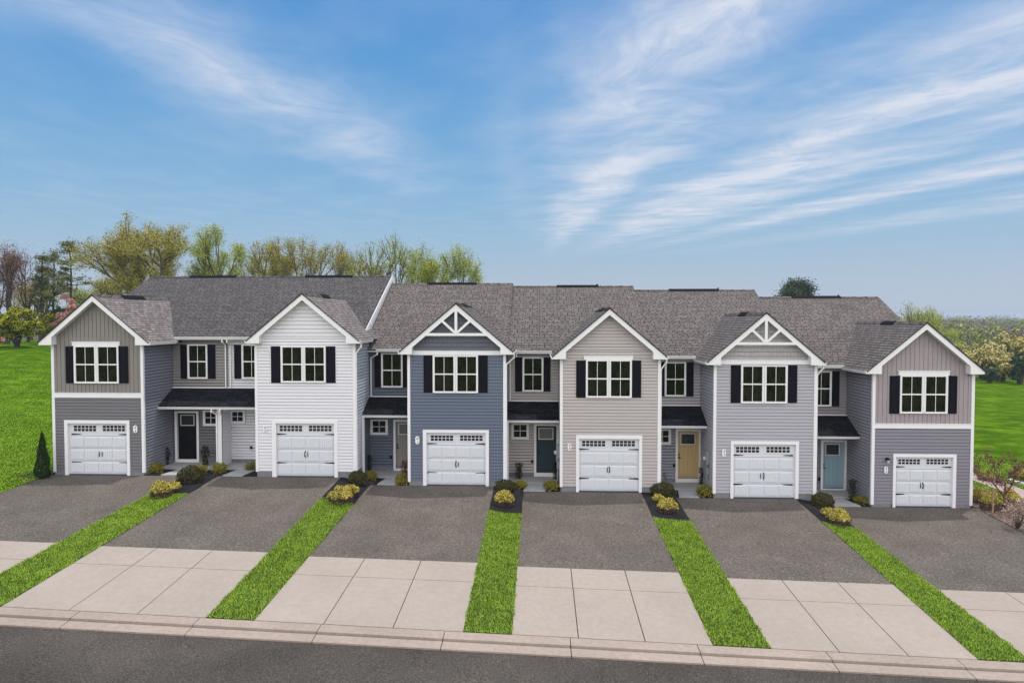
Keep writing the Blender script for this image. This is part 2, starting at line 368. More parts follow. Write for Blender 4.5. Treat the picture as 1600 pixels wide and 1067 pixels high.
YA = []                                                   # asphalt-to-concrete edge of each drive
for (px, py) in ((30,846),(290,858),(615,874),(940,890),(1262,908),(1540,924)): YA.append(onG(px, py).y)
YJ = []
for (px, py) in ((20,873.5),(255,886),(600,903),(945,921),(1320,942),(1560,954)): YJ.append(onG(px, py).y)
print('YA', [round(a,2) for a in YA], 'YJ', [round(a,2) for a in YJ])
WOB = lambda y, s: .015*math.sin(y*3.1+s)+.01*math.sin(y*7.7+s*2)
for i, (a, b_) in enumerate(DR):
    patch('driveway', (lambda y, a=a, i=i: a+WOB(y, i), lambda y, b_=b_, i=i: b_+WOB(y, i+9)), YA[i]+.004, (-.02), 0, DRIVE, 14)
    yt = YA[i]
    # two rows of three poured slabs with open joints between
    third = (b_-a)/3
    g = .012
    for (y0, y1) in ((YJ[i]+g, YA[i]-.0), (YK+.012, YJ[i]-g)):
        for k in range(3):
            xa = a+k*third+(g if k else 0); xb = a+(k+1)*third-(g if k < 2 else 0)
            patch('concrete_apron', (lambda y, xa=xa: xa, lambda y, xb=xb: xb), y0, y1, .005, CONC, 3, 2)
    patch('apron_joint', (lambda y, a=a: a+.01, lambda y, b_=b_: b_-.01), YK+.02, YA[i]-.02, -.03, JOINT, 6, 4, thick=.05)

# kerb: back slab and gutter pan with joints, running the length of the street
def strip(name, y0, y1, z0f, z1f, m, joints=None, x0=-70, x1=70, depth=.25):
    mb = MB(); n = 70
    cuts = joints if joints else [x0, x1]
    for a, b_ in zip(cuts[:-1], cuts[1:]):
        a2, b2 = a+.010, b_-.010
        pts = [(a2, y0, z0f(a2)), (b2, y0, z0f(b2)), (b2, y1, z1f(b2)), (a2, y1, z1f(a2))]
        mb.face(pts)
        lo = [(p[0], p[1], p[2]-depth) for p in pts]
        for i in range(4): j = (i+1) % 4; mb.face([pts[i], lo[i], lo[j], pts[j]])
    return tag(mb.build(name, m), kind='structure')
jn = [-70+3.05*i+.6 for i in range(46)]
jn = [round(j, 3) for j in jn]
strip('kerb', YK-.385, YK-.014, lambda x: zc(x)-.005, lambda x: zc(x), KERB, jn)
strip('gutter_pan', YK-.765, YK-.43, lambda x: zc(x)-.075, lambda x: zc(x)-.055, KERB, jn)
strip('kerb_bed', YK-.83, YK-.0, lambda x: zc(x)-.12, lambda x: zc(x)-.05, JOINT, jn)
mb = MB()
for i in range(70):
    for (ya, yb, za, zb) in ((-21.6, -17, -.1, -.03), (-17, YK-.81, -.03, -.105)):
        xa, xb = -70+2*i, -68+2*i
        mb.face([(xa, ya, zc(xa)+za), (xb, ya, zc(xb)+za), (xb, yb, zc(xb)+zb), (xa, yb, zc(xa)+zb)])
tag(mb.build('road', ROAD), kind='structure')

# ------------------------------------------------------------------ siding
def FRONT(Y): return lambda a, z, d: (a, Y-d, z)
def LEFTF(X): return lambda a, z, d: (X-d, a, z)           # a wall that faces -x
def RIGHTF(X): return lambda a, z, d: (X+d, a, z)          # a wall that faces +x
def spans(a, b, holes):
    r = [(a, b)]
    for h0, h1 in holes:
        q = []
        for s0, s1 in r:
            if h1 <= s0 or h0 >= s1: q.append((s0, s1)); continue
            if h0 > s0: q.append((s0, h0))
            if h1 < s1: q.append((h1, s1))
        r = q
    return r
def lap(mb, T, xl, xr, z0, z1, e=.125, holes=(), gap=.016):
    """clapboards: every course leans out at its foot over a narrow open joint"""
    if not callable(xl): c = xl; xl = lambda z, c=c: c
    if not callable(xr): c2 = xr; xr = lambda z, c2=c2: c2
    k = 0
    while z0+k*e < z1-1e-4:
        zb = z0+k*e; zt = min(zb+e, z1); k += 1
        hs_ = [(h[0], h[1]) for h in holes if h[2] < zt-.02 and h[3] > zb+.02]
        for a, b in spans(xl(zb), xr(zb), hs_):
            if b-a < .01: continue
            a1 = max(a, xl(zt)) if abs(a-xl(zb)) < 1e-6 else a
            b1 = min(b, xr(zt)) if abs(b-xr(zb)) < 1e-6 else b
            if b1 < a1: a1 = b1 = (a1+b1)/2
            zm = max(zb+.004, zt-gap)
            mb.face([T(a, zb, .016), T(b, zb, .016), T(b1, zm, .003), T(a1, zm, .003)])
            mb.face([T(a1, zm, .003), T(b1, zm, .003), T(b1, zm, -.09), T(a1, zm, -.09)])
            mb.face([T(a1, zm, -.09), T(b1, zm, -.09), T(b1, zt, -.09), T(a1, zt, -.09)])
            mb.face([T(a, zb, -.09), T(b, zb, -.09), T(b, zb, .016), T(a, zb, .016)])
def batten(mb, T, x0, x1, z0, ztop, w=.178, holes=()):
    n = max(1, round((x1-x0)/w)); w = (x1-x0)/n
    for i in range(n):
        a, b = x0+i*w, x0+(i+1)*w-.016
        zs = [(z0, None)]
        for h in holes:
            if h[0] < b and h[1] > a: zs = [(z0, h[2]), (h[3], None)]
        for zb, zt in zs:
            ta, tb = (ztop(a), ztop(b)) if zt is None else (zt, zt)
            mb.face([T(a, zb, .008), T(b, zb, .008), T(b, tb, .008), T(a, ta, .008)])
            mb.face([T(b, zb, .008), T(b, zb, -.015), T(b, tb, -.015), T(b, tb, .008)])
            mb.face([T(a, zb, .008), T(a, ta, .008), T(a, ta, -.015), T(a, zb, -.015)])
            mb.face([T(b, zb, -.015), T(b+.016, zb, -.015), T(b+.016, tb, -.015), T(b, tb, -.015)])
def shakes(mb, T, x0, x1, z0, ztop, e=.18, rnd=None):
    k = 0; zmax = max(ztop(x0), ztop(x1), ztop((x0+x1)/2))
    while z0+k*e < zmax:
        zb = z0+k*e; k += 1; a = x0-rnd.random()*.1
        while a < x1:
            w = rnd.uniform(.09, .19); b = min(a+w-.014, x1); a_ = max(a, x0)
            if b > a_+.01:
                ta, tb = min(zb+e-.03, ztop(a_)), min(zb+e-.03, ztop(b)); dz = rnd.uniform(-.006, .004)
                if ta > zb and tb > zb:
                    mb.face([T(a_, zb+dz, .02), T(b, zb+dz, .02), T(b, tb, .004), T(a_, ta, .004)])
                    mb.face([T(b, zb+dz, .02), T(b, zb+dz, -.01), T(b, tb, -.01), T(b, tb, .004)])
            a += w
    p = [(x0, z0)]; xm = (x0+x1)/2
    mb.face([T(x0, z0, -.03), T(x1, z0, -.03), T(x1, max(z0, ztop(x1)), -.03), T(xm, ztop(xm), -.03), T(x0, max(z0, ztop(x0)), -.03)])

# ------------------------------------------------------------------ house parts
def window(h, T, x0, x1, z0, z1, sill=True, grid=1, curtain=False, fw=.055):
    f = MB(); d1 = .065
    f.tbox(T, x0, x0+fw, z0, z1, .0, d1); f.tbox(T, x1-fw, x1, z0, z1, .0, d1)
    f.tbox(T, x0+fw, x1-fw, z1-fw, z1, .0, d1); f.tbox(T, x0+fw, x1-fw, z0, z0+fw+.015, .0, d1+.01)
    zm = (z0+z1)/2
    f.tbox(T, x0+fw, x1-fw, zm-.026, zm+.026, .0, .055)
    f.tbox(T, x0+fw, x0+fw+.022, z0+fw, z1-fw, .0, .048); f.tbox(T, x1-fw-.022, x1-fw, z0+fw, z1-fw, .0, .048)
    o = f.build('window', WHITE, h)
    g = MB(); g.tbox(T, x0+fw+.02, x1-fw-.02, z0+fw, z1-fw, .018, .026); g.build('pane', GLASS, o)
    m = MB(); xm = (x0+x1)/2
    m.tbox(T, xm-.010, xm+.010, z0+fw, zm-.026, .027, .034); m.tbox(T, xm-.010, xm+.010, zm+.026, z1-fw, .027, .034)
    m.build('grille', WHITE, o)
    if curtain:
        c = MB()
        for k in range(9):
            xa = x0+fw+.03+k*.02
            c.tbox(T, xa, xa+.014, z0+fw+.02, zm-.03 if k > 20 else z1-fw-.03, .0262+.001*(k % 2), .0268+.001*(k % 2))
        c.build('curtain', mat('curtain_cloth', (.30,.27,.22), .8), o)
    return o
def shutter(h, T, x0, x1, z0, z1):
    s = MB(); d = .028
    s.tbox(T, x0, x1, z0, z1, .012, d)
    w = .045; zm = (z0+z1)/2
    for a, b, c, e_ in ((x0, x0+w, z0, z1), (x1-w, x1, z0, z1), (x0+w, x1-w, z0, z0+w+.02), (x0+w, x1-w, z1-w-.02, z1), (x0+w, x1-w, zm-.03, zm+.03)):
        s.tbox(T, a, b, c, e_, d, d+.014)
    for c, e_ in ((z0+w+.05, zm-.06), (zm+.06, z1-w-.05)): s.tbox(T, x0+w+.03, x1-w-.03, c, e_, d, d+.008)
    s.build('shutter', SHUT, h)
def garage_door(h, T, fx0, fx1, dx0, dx1, zt, zd, z0, wins, hz, hx, hand):
    """fx: outer casing, dx: the leaf; the leaf stands back in the wall"""
    f = MB(); D = .045
    f.tbox(T, fx0, dx0, z0, zt, -.0, D); f.tbox(T, dx1, fx1, z0, zt, -.0, D); f.tbox(T, dx0, dx1, zd, zt, 0, D)
    f.tbox(T, dx0-.02, dx0, z0, zd, -.16, -.0); f.tbox(T, dx1, dx1+.02, z0, zd, -.16, 0); f.tbox(T, dx0, dx1, zd, zd+.02, -.16, 0)
    f.build('garage_casing', WHITE, h)
    g = MB(); b0, b1 = -.15, -.075; H = (zd-z0-.03); hs_ = H/4; zb = z0+.03
    W_ = dx1-dx0
    for k in range(4):
        a, b = zb+k*hs_+.004, zb+(k+1)*hs_-.004
        g.tbox(T, dx0+.004, dx1-.004, a+.003, b-.003, b0, b1)
        if k < 3:
            n = 4; pw = (W_-.10)/n
            for i in range(n):
                x0 = dx0+.05+i*pw+.03; x1 = x0+pw-.06
                # each panel: sunk field with a raised centre
                g.tbox(T, x0, x1, a+.06, b-.06, b1, b1+.022)
                for q in range(6):
                    xa = x0+.02+q*(x1-x0-.04)/6; g.tbox(T, xa, xa+(x1-x0-.04)/6-.008, a+.085, b-.085, b1+.022, b1+.036)
    o = g.build('garage_door', GDOOR, h)
    s = MB(); s.tbox(T, dx0, dx1, z0-.005, zb, b0, b1+.005); s.build('bottom_seal', mat('door_seal', (.10,.12,.14), .8), o)
    for (a, b, c, e_) in wins:
        p = MB(); p.tbox(T, a, b, c, e_, b1, b1+.012); pn = p.build('window_panel', WHITE, o) if False else None
        p = MB(); n = 6; cw = (b-a)/n; ch = (e_-c)/2
        for i in range(n):
            for j in range(2): p.tbox(T, a+i*cw+.014, a+(i+1)*cw-.014, c+j*ch+.012, c+(j+1)*ch-.012, b1+.001, b1+.006)
        p.build('window_pane', GGLASS, o)
        m = MB()
        m.tbox(T, a-.03, b+.03, e_, e_+.025, b1, b1+.02); m.tbox(T, a-.03, b+.03, c-.025, c, b1, b1+.02)
        for i in range(n+1): m.tbox(T, a+i*cw-.012, a+i*cw+.012, c, e_, b1, b1+.016)
        m.tbox(T, a, b, c+ch-.010, c+ch+.010, b1+.001, b1+.017)
        m.build('window_grille', GDOOR, o)
    for z in hz:
        for (a, b, sgn) in hx:
            m = MB(); m.prism(T, [(a, z-.032), (a, z+.032), (b, z+.012), (b, z-.012)], b1+.002, b1+.012)
            m.build('hinge', BLACK, o)
    for i, x in enumerate(hand[:2]):
        m = MB(); z0_, z1_ = hand[2], hand[3]
        m.tbox(T, x-.022, x+.022, z1_-.07, z1_, b1, b1+.015); m.tbox(T, x-.022, x+.022, z0_, z0_+.07, b1, b1+.015)
        pts = [T(x, z0_+.03, b1+.02), T(x+(.012 if i else -.012), z0_+.1, b1+.06), T(x+(.012 if i else -.012), z1_-.1, b1+.06), T(x, z1_-.03, b1+.02)]
        for p0, p1 in zip(pts[:-1], pts[1:]): m.tube(p0, p1, .016, .016, 6)
        m.build('handle', BLACK, o)
def front_door(h, T, x0, x1, z0, z1, f0, f1, zt, zb, rgb, nm, glass, hx=None):
    """x0..x1 leaf; f0..f1 casing; zb foot of the sill"""
    f = MB()
    f.tbox(T, f0, x0, zb, zt, -.0, .05); f.tbox(T, x1, f1, zb, zt, 0, .05); f.tbox(T, x0, x1, z1, zt, 0, .05)
    f.tbox(T, x0, x1, zb, z0, -.05, .07)
    f.tbox(T, x0-.015, x0, z0, z1, -.1, 0); f.tbox(T, x1, x1+.015, z0, z1, -.1, 0)
    f.build('door_casing', WHITE, h)
    dm = mat('door_paint_'+nm, rgb, .55, spec=.2, nscale=30, namt=.03)
    g = MB(); g.tbox(T, x0, x1, z0, z1, -.08, -.09)
    gx0, gx1, gz0, gz1 = glass
    n = 4; 
    for k in range(n):
        a = x0+.1+k*(x1-x0-.2)/n; g.tbox(T, a, a+(x1-x0-.2)/n-.012, z0+.12, gz0-.12, -.035, -.029)
    o = g.build('front_door', dm, h)
    m = MB()
    for a, b, c, e_ in ((gx0-.03, gx0, gz0-.03, gz1+.03), (gx1, gx1+.03, gz0-.03, gz1+.03), (gx0, gx1, gz1, gz1+.03), (gx0, gx1, gz0-.03, gz0)):
        m.tbox(T, a, b, c, e_, -.035, -.018)
    m.build('glass_frame', WHITE, o)
    m = MB(); m.tbox(T, gx0, gx1, gz0, gz1, -.035, -.027); m.build('door_glass', mat('door_glass_'+nm, (.03,.03,.032) if nm not in ('greige','teal') else (.16,.155,.15), .15), o)
    t = MB(); t.tbox(T, x0, x1, z0-.0, z0+.018, -.034, -.02); t.build('sweep', BLACK, o)
    if hx is not None:
        m = MB(); z = z0+.92
        m.tube(T(hx, z+.13, -.09), T(hx, z+.13, .0), .032, .030, 10); m.tube(T(hx, z, -.09), T(hx, z, .0), .03, .028, 10)
        m.tube(T(hx, z, .0), T(hx, z, .03), .012, .012, 6); m.tube(T(hx, z, .03), T(hx+.12, z-.01, .03), .013, .010, 6)
        m.build('handle', BLACK, o)
def downspout(h, pts, w=.055):
    m = MB()
    for a, b in zip(pts[:-1], pts[1:]): m.tube(a, b, w*.72, w*.72, 4)
    for q in pts[1:-1]: m.tube(Vector(q)-Vector((0,0,.05)), Vector(q)+Vector((0,0,.05)), w*.78, w*.78, 4)
    m.build('downspout', WHITE, h)
def gutter(h, a, b, w=.11, hgt=.115, side=(0,-1), name='gutter'):
    """a..b along the eave at the fascia foot; K profile, open on top, pushed out along side"""
    a = Vector(a); b = Vector(b); s = Vector((side[0], side[1], 0)); m = MB()
    prof = [(0.0, hgt), (0.0, 0.0), (w*.62, 0.0), (w*.72, hgt*.45), (w, hgt*.8), (w, hgt), (w-.012, hgt), (w-.012, hgt*.82), (w*.66, hgt*.5), (w*.58, .012), (.012, .012), (.012, hgt)]
    n = len(prof)
    for q in (a, b):
        for d, z in prof: m.v.append(tuple(q+s*d+Vector((0, 0, z))))
    for i in range(n):
        j = (i+1) % n; m.f.append((i, j, n+j, n+i)); m.uv.append(None)
    for q in (a, b):
        m.face([q+s*d+Vector((0,0,z)) for d, z in prof[:6]])
    m.build(name, WHITE, h)
def slope_slab(mb, e0, e1, r1, r0, th=.045):
    """roof slab from eave e0-e1 to ridge r0-r1 with metric uv; th is its thickness"""
    e0, e1, r1, r0 = map(Vector, (e0, e1, r1, r0)); ax = (e1-e0).normalized(); nrm = (e1-e0).cross(r0-e0).normalized()
    if nrm.z < 0: nrm = -nrm
    upv = nrm.cross(ax); upv = -upv if upv.z < 0 else upv
    q = [e0, e1, r1, r0]; off = nrm*0
    if abs(ax.x) > .5: uu = lambda p: (p.x, (p-e0).dot(upv))
    else: uu = lambda p: (p.y+31.7, (p-e0).dot(upv))
    mb.face(q, [uu(p) for p in q])
    lo = [p-Vector((0, 0, th)) for p in q]; mb.face(lo[::-1])
    for i in range(4): j = (i+1) % 4; mb.face([q[i], lo[i], lo[j], q[j]])
def text_plate(h, T, x0, x1, z0, z1, txt):
    m = MB(); xm = (x0+x1)/2; r = (x1-x0)/2; pts = []
    for k in range(9): a = math.pi*k/8; pts.append((xm+r*math.cos(a), z1-r+r*math.sin(a)))
    for k in range(9): a = math.pi+math.pi*k/8; pts.append((xm+r*math.cos(a), z0+r+r*math.sin(a)))
    m.prism(T, pts, .03, .045); pl = m.build('number_plaque', mat('plaque_white', (.85,.85,.85), .4), h)
    for i, chx in enumerate(txt):
        c = bpy.data.curves.new('digit', 'FONT'); c.body = chx; c.size = (z1-z0)*.46; c.extrude = .002; c.align_x = 'CENTER'; c.shear = .2
        tmp = bpy.data.objects.new('tmp', c); col.objects.link(tmp)
        dg = bpy.context.evaluated_depsgraph_get(); me = bpy.data.meshes.new_from_object(tmp.evaluated_get(dg)); bpy.data.objects.remove(tmp)
        zz_ = (z0+z1)/2+((z1-z0)*.07 if i == 0 else -(z1-z0)*.40)
        base = Vector(T(xm, zz_, .049))
        me.transform(Matrix.Translation(base) @ Matrix.Rotation(R(90), 4, 'X') @ Matrix.Scale(.95, 4, (1,0,0)))
        me.transform(Matrix.Translation(-OFF[pl.name])); me.materials.clear(); me.materials.append(BLACK)
        o = bpy.data.objects.new('digit', me); col.objects.link(o); o.parent = pl; OFF[o.name] = OFF[pl.name]

YE, YW = 2.0, 2.3             # main eave edge, recessed entry wall
YR, YB = 8.2, 14.4
OV = .33                      # gable overhang
H = {}
def U(px, py, Y=0): q = P(px, py, Y); return q.x, q.z

PX = -14.05                   # party line of the left two houses
UN = [
 dict(n=1, label='left end townhouse with grey vertical board gable over horizontal siding and black front door', wall=(83,224,650), peak=(143,460), tips=((60,535),(231,533)), ret=21,
   lot=(-20.58,PX), ent='R', roof=(-21.03,PX), eave=(300,530.5), ridge=(400,432), sh=SH_A, up=('bb',(.235,.208,.190)), low=(.158,.151,.163), side=(.200,.210,.255),
   band=(614,621), wins=[(117,151.5,540,598.5),(152,186.5,540,598.5)], hdr=(114.5,188.5,534.5,540), shut=[(103.5,117),(186.5,201)], sy=(541,598.5),
   gf=(102,203.5,656), gd=(107,199,661,743), gw=[(116,151.5),(161,196.5),664.3,673.8], gh=(678,722), hx=((112.5,127.5),(198.5,186)), hd=(155,158.5,704,714.5), num=(209,215.5,664,676,'65'), fnd=736),
 dict(n=2, label='white townhouse with plain white gable, joined to the left end house', wall=(400,555,650), peak=(469.5,458), tips=((385,530.5),(560,532)), ret=20,
   lot=(PX,-7.65), ent='L', roof=(PX,-7.87), eave=(300,530.5), ridge=(400,432), sh=SH_A, up=('lap',(.74,.725,.75)), low=(.74,.725,.75), side=(.50,.54,.62),  # side: the white siding with its bluish shade put into the colour
   band=None, wins=[(439.5,474.3,540.5,597.5),(474.9,509.5,540.5,597.5)], hdr=None, shut=[(424,438.8),(510,524.3)], sy=(541,598),
   gf=(425.5,528,656.5), gd=(432,522.8,661,743), gw=[(437,473),(482.7,519),664.3,673.8], gh=(678,722.5), hx=((433,447.7),(522.5,508)), hd=(476,480,704.5,714.8), num=(411.5,417.5,664,675.5,'63'), fnd=735.5),
 dict(n=3, label='slate blue townhouse with white truss in its gable and greige front door', wall=(638,789.5,650), peak=(710,473.5), tips=((624.5,548.5),(801,548.5)), ret=19,
   lot=(-7.65,-1.42), ent='L', roof=(-7.85,-1.40), eave=(600,549.5), ridge=(700,443), sh=SH_B, up=('shake',(.135,.142,.175)), low=(.112,.137,.190), side=(.10,.125,.18),
   band=(548.5,554.5), wins=[(676.5,711.6,555,613.5),(712,747,555,613.5)], hdr=None, shut=[(662,676.3),(747.7,762)], sy=(555.5,613),
   gf=(661,764,671), gd=(666.5,759,675.5,758), gw=[(672.8,708.5),(718.5,754.5),679.6,688.7], gh=(692.7,738), hx=((668,683),(758,743)), hd=(712,715.5,720,730), num=(649,655.5,681,693.5,'61'), fnd=751.5),
 dict(n=4, label='warm beige townhouse with plain gable and dark teal front door', wall=(876,1031,650), peak=(952,481), tips=((864,556),(1041.5,556)), ret=20,
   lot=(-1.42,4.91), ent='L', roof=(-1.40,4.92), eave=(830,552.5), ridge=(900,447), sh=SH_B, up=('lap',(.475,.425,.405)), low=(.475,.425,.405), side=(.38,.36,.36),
   band=None, wins=[(915.5,951,562,621),(951.6,987,562,621)], hdr=(912,989,556,562.3), shut=[(900.3,915),(987.5,1001.7)], sy=(563,621),
   gf=(900,1003.2,679.5), gd=(904.7,998.5,685,768), gw=[(909,946),(955.7,992.4),688,697.3], gh=(701.5,747), hx=((905.3,920.5),(997.5,982)), hd=(949.5,952.7,728.5,739), num=(887,892.7,692,704,'59'), fnd=759.5),
 dict(n=5, label='lavender grey townhouse with white truss in its gable and yellow front door', wall=(1116,1275,650), peak=(1197,488), tips=((1106,566),(1288.5,564)), ret=20,
   lot=(4.91,11.18), ent='L', roof=(4.92,11.2), eave=(1065,560.5), ridge=(1100,453), sh=SH_B, up=('shake',(.45,.42,.42)), low=(.42,.403,.435), side=(.38,.38,.43),
   band=(563,569), wins=[(1157.7,1193.7,570.3,629.5),(1194.3,1230,570.3,629.5)], hdr=None, shut=[(1142,1157),(1231,1245.5)], sy=(570.5,629),
   gf=(1141.5,1248,688.7), gd=(1146,1243,693.7,778), gw=[(1149.5,1186.5),(1197,1234.3),697.5,707], gh=(710.7,756.3), hx=((1146,1161.2),(1239,1224)), hd=(1189.7,1193.7,738,749), num=(1128.5,1134.2,701,713,'57'), fnd=770),
 dict(n=6, label='right end townhouse with mauve vertical board gable and pale aqua front door', wall=(1364,1521,650), peak=(1450,503.5), tips=((1356,580),(1539,578)), ret=21,
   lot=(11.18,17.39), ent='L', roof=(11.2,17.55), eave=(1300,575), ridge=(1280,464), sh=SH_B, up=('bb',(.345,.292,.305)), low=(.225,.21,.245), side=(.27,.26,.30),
   band=(662,669), wins=[(1406,1443,586,645.5),(1443.5,1480.5,586,645.5)], hdr=(1403.5,1483,580,586), shut=[(1390.3,1405.5),(1481,1495.6)], sy=(587,646),
   gf=(1395.5,1494,708.7), gd=(1399.7,1489,713.5,792), gw=[(1403,1438),(1447.3,1482),716.7,725.3], gh=(729,771.8), hx=((1399.5,1414),(1486.5,1472)), hd=(1440.5,1444,754,764), num=(1382,1387.7,728,739.5,'55'), fnd=787),
]
EN = {
 1: dict(win=(294,325,538,591.5), shut=((282.7,294),(325.3,337)), door=(277.5,308,645,717,273,311,642,722.5), dcol=((.004,.004,.005),'black'), glass=(283,302.5,649,664), hx=None, sm=(318,342,641,665)),
 2: dict(win=(378.5,409,538,591.5), shut=((366.5,378.3),(409.3,420)), door=None, sm=(360,384,641,661.5)),
 3: dict(win=(596,629.5,551.5,605), shut=((585.5,596),(629.8,641)), door=(618.5,650,658.5,731,615,653,656,737), dcol=((.30,.275,.25),'greige'), glass=(623.5,644,662.5,678), hx=620.5, sm=(579,606.5,655,679)),
 4: dict(win=(816.5,849,558,611.5), shut=((805,816),(849.3,860)), door=(838,869.5,665,738,835,872.5,663,744), dcol=((.030,.052,.062),'teal'), glass=(842.5,863.5,669.5,685.5), hx=840, sm=(799,826.5,661,686)),
 5: dict(win=(1038.5,1071.7,565.5,619), shut=((1026,1038),(1072,1083.7)), door=(1059,1092,673,747,1056.5,1095.5,671,753), dcol=((.58,.41,.19),'yellow'), glass=(1064.7,1085.5,678,693.5), hx=1061, sm=(1022,1048.3,670,694)),
 6: dict(win=(1267,1299,579.5,634.5), shut=((1254,1266.5),(1300,1311.7)), door=(1286,1319.5,690,763,1283,1322.5,687,770), dcol=((.29,.43,.48),'aqua'), glass=(1291.5,1311.5,694.5,710.3), hx=1287.7, sm=None),
}
PORCH = {1: (606,635,269), 3: (620,648,600), 4: (627,656,830), 5: (634,664.5,1065), 6: (649,681,1300)}  # top y at the wall, bottom y at the eave
YP = 1.05
rnd = random.Random(4)
TF, TW = FRONT(0), FRONT(YW)
for u in UN:
    n = u['n']; base = BASE[n]
    x0, x1 = X_(u['wall'][0]), X_(u['wall'][1])
    h = thing('townhouse', ((x0+x1)/2, 2, base), u['label'], 'townhouse', 'attached townhouses in the row')
    H[n] = h
    # gable geometry in the rake plane
    (txl, tzl), (txr, tzr) = U(*u['tips'][0], -OV), U(*u['tips'][1], -OV)
    px_, pz = U(*u['peak'], -OV); xm = (txl+txr)/2; tz = (tzl+tzr)/2; half = (txr-txl)/2; m_ = (pz-tz)/half
    zr_ = lambda x, o=0.0: pz-m_*abs(x-xm)-o
    zwall = lambda x: zr_(x, .07)
    zb = Z_(u['wall'][0]+30, u['fnd'], 0)
    gd = u['gd']; gx0, gx1 = X_(gd[0], 0, 700), X_(gd[1], 0, 700); gzt = Z_(gd[0], gd[2], 0)
    hole = [(gx0, gx1, base-1, gzt)]
    LOW = lap_mat('siding_%s' % u['low'].__str__(), u['low']); LOW.name = 'horizontal_siding'
    kind_, crgb = u['up']
    ze_wall = zr_(x0+.02, .07)                                 # height of the wall corner under the slope
    mb = MB(); top = ze_wall if kind_ == 'lap' else None
    if kind_ == 'lap':
        lap(mb, TF, x0+.03, x1-.03, zb, ze_wall, .132, hole)
        # the gable triangle, wider courses
        k = math.ceil((ze_wall-zb)/.132); z0_ = zb+k*.132 if zb+k*.132 < ze_wall+.1 else ze_wall
        lap(mb, TF, lambda z: xm-(pz-.07-z)/m_, lambda z: xm+(pz-.07-z)/m_, ze_wall, pz-.12, .16 if n == 2 else .132)
    else:
        zbt = Z_(u['wall'][0]+20, u['band'][1], 0); lap(mb, TF, x0+.03, x1-.03, zb, zbt, .132, hole)
    mb.build('front_siding', LOW, h)
    if kind_ != 'lap':
        UPM = mat('up_siding_%d' % n, crgb, .6, nscale=3, namt=.05, bump=.25, bscale=60)
        zb2 = Z_(u['wall'][0]+20, u['band'][0], 0); mb = MB()
        if kind_ == 'bb': batten(mb, TF, x0+.03, x1-.03, zb2, zwall)
        else: shakes(mb, TF, x0+.03, x1-.03, zb2, zwall, .18, rnd)
        mb.build('board_and_batten' if kind_ == 'bb' else 'shake_siding', UPM, h)
        mb = MB(); mb.tbox(TF, x0+.08, x1-.08, zbt, zb2, 0, .04); mb.tbox(TF, x0+.08, x1-.08, zb2-.0, zb2+.02, 0, .055); mb.build('band_board', WHITE, h)
    # garage block side walls
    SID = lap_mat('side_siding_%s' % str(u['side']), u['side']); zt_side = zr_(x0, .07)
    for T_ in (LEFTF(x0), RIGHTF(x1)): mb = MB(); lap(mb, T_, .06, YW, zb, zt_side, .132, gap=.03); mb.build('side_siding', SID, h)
    # foundation
    mb = MB(); mb.box(x0+.03, gx0-.14, -.005, .3, base-.5, zb+.01); mb.box(x0+.005, x0+.3, .02, YW+.2, base-.5, zb+.012); mb.build('foundation', FOUND, h)
    mb = MB(); mb.box(gx1+.14, x1-.03, -.005, .3, base-.5, zb+.01); mb.box(x1-.3, x1-.005, .02, YW+.2, base-.5, zb+.012); mb.build('foundation', FOUND, h)
    # dark inside behind the siding so no light leaks through
    mb = MB(); mb.box(x0+.06, x1-.06, .20, .25, base, zt_side); mb.box(x0+.06, x0+.1, .2, 7, base, zt_side); mb.box(x1-.1, x1-.06, .2, 7, base, zt_side)
    mb.build('sheathing', mat('sheathing_board', (.12,.10,.08), .9), h)
    # corner boards
    for (a, b) in ((x0, x0+.085), (x1-.085, x1)):
        mb = MB(); mb.tbox(TF, a, b, zb-.03, zr_((a+b)/2, .10), -.0, .035)
        if a == x0: mb.box(x0-.03, x0-.0, -.035, .07, zb-.03, zr_(a, .1))
        else: mb.box(x1, x1+.03, -.035, .07, zb-.03, zr_(a, .1))
        mb.build('corner_board', WHITE, h)
    # rake boards with boxed returns
    fh = .235; rw = u['ret']*28/1067
    mb = MB(); TR = FRONT(-OV); slab = .045
    o0 = slab+.004
    for sgn in (-1, 1):
        tipx = xm+sgn*half; ix = tipx-sgn*rw; zbot = zr_(tipx, o0)-.09
        pts = [(xm, zr_(xm, o0)), (tipx, zr_(tipx, o0)), (tipx, zbot), (ix, zbot), (ix, zr_(ix, o0+fh)), (xm, zr_(xm, o0+fh))]
        if sgn < 0: pts = pts[::-1]
        mb.prism(TR, pts, -.028, .0)
    mb.build('rake_board', WHITE, h)
    mb = MB()
    for sgn in (-1, 1):
        tipx = xm+sgn*half; ix = tipx-sgn*rw; zbot = zr_(tipx, o0)-.09
        a, b = sorted((tipx-sgn*.003, ix+sgn*.003)); 
        mb.box(a, b, -OV+.029, -.015, zbot+.003, zbot+.02)                 # underside of the return
        zi = zr_(ix, o0+.06); mb.box(min(ix, ix+sgn*.02), max(ix, ix+sgn*.02), -OV+.029, -.015, zbot+.021, zi)
        # sloping soffit
        p0 = (xm, zr_(xm, o0+fh-.06)); p1 = (ix, zr_(ix, o0+fh-.06))
        mb.face([(p0[0], -OV+.029, p0[1]), (p1[0], -OV+.029, p1[1]), (p1[0], 0.05, p1[1]), (p0[0], 0.05, p0[1])])
    # level soffit along the side eaves
    mb.box(min(xm-half, x0)+.005, x0, .0, YE+.2, zr_(xm-half, o0)-.085, zr_(xm-half, o0)-.07); mb.box(x1, max(xm+half, x1)-.005, .0, YE+.2, zr_(xm+half, o0)-.085, zr_(xm+half, o0)-.07)
    mb.build('soffit', SOFFIT, h)
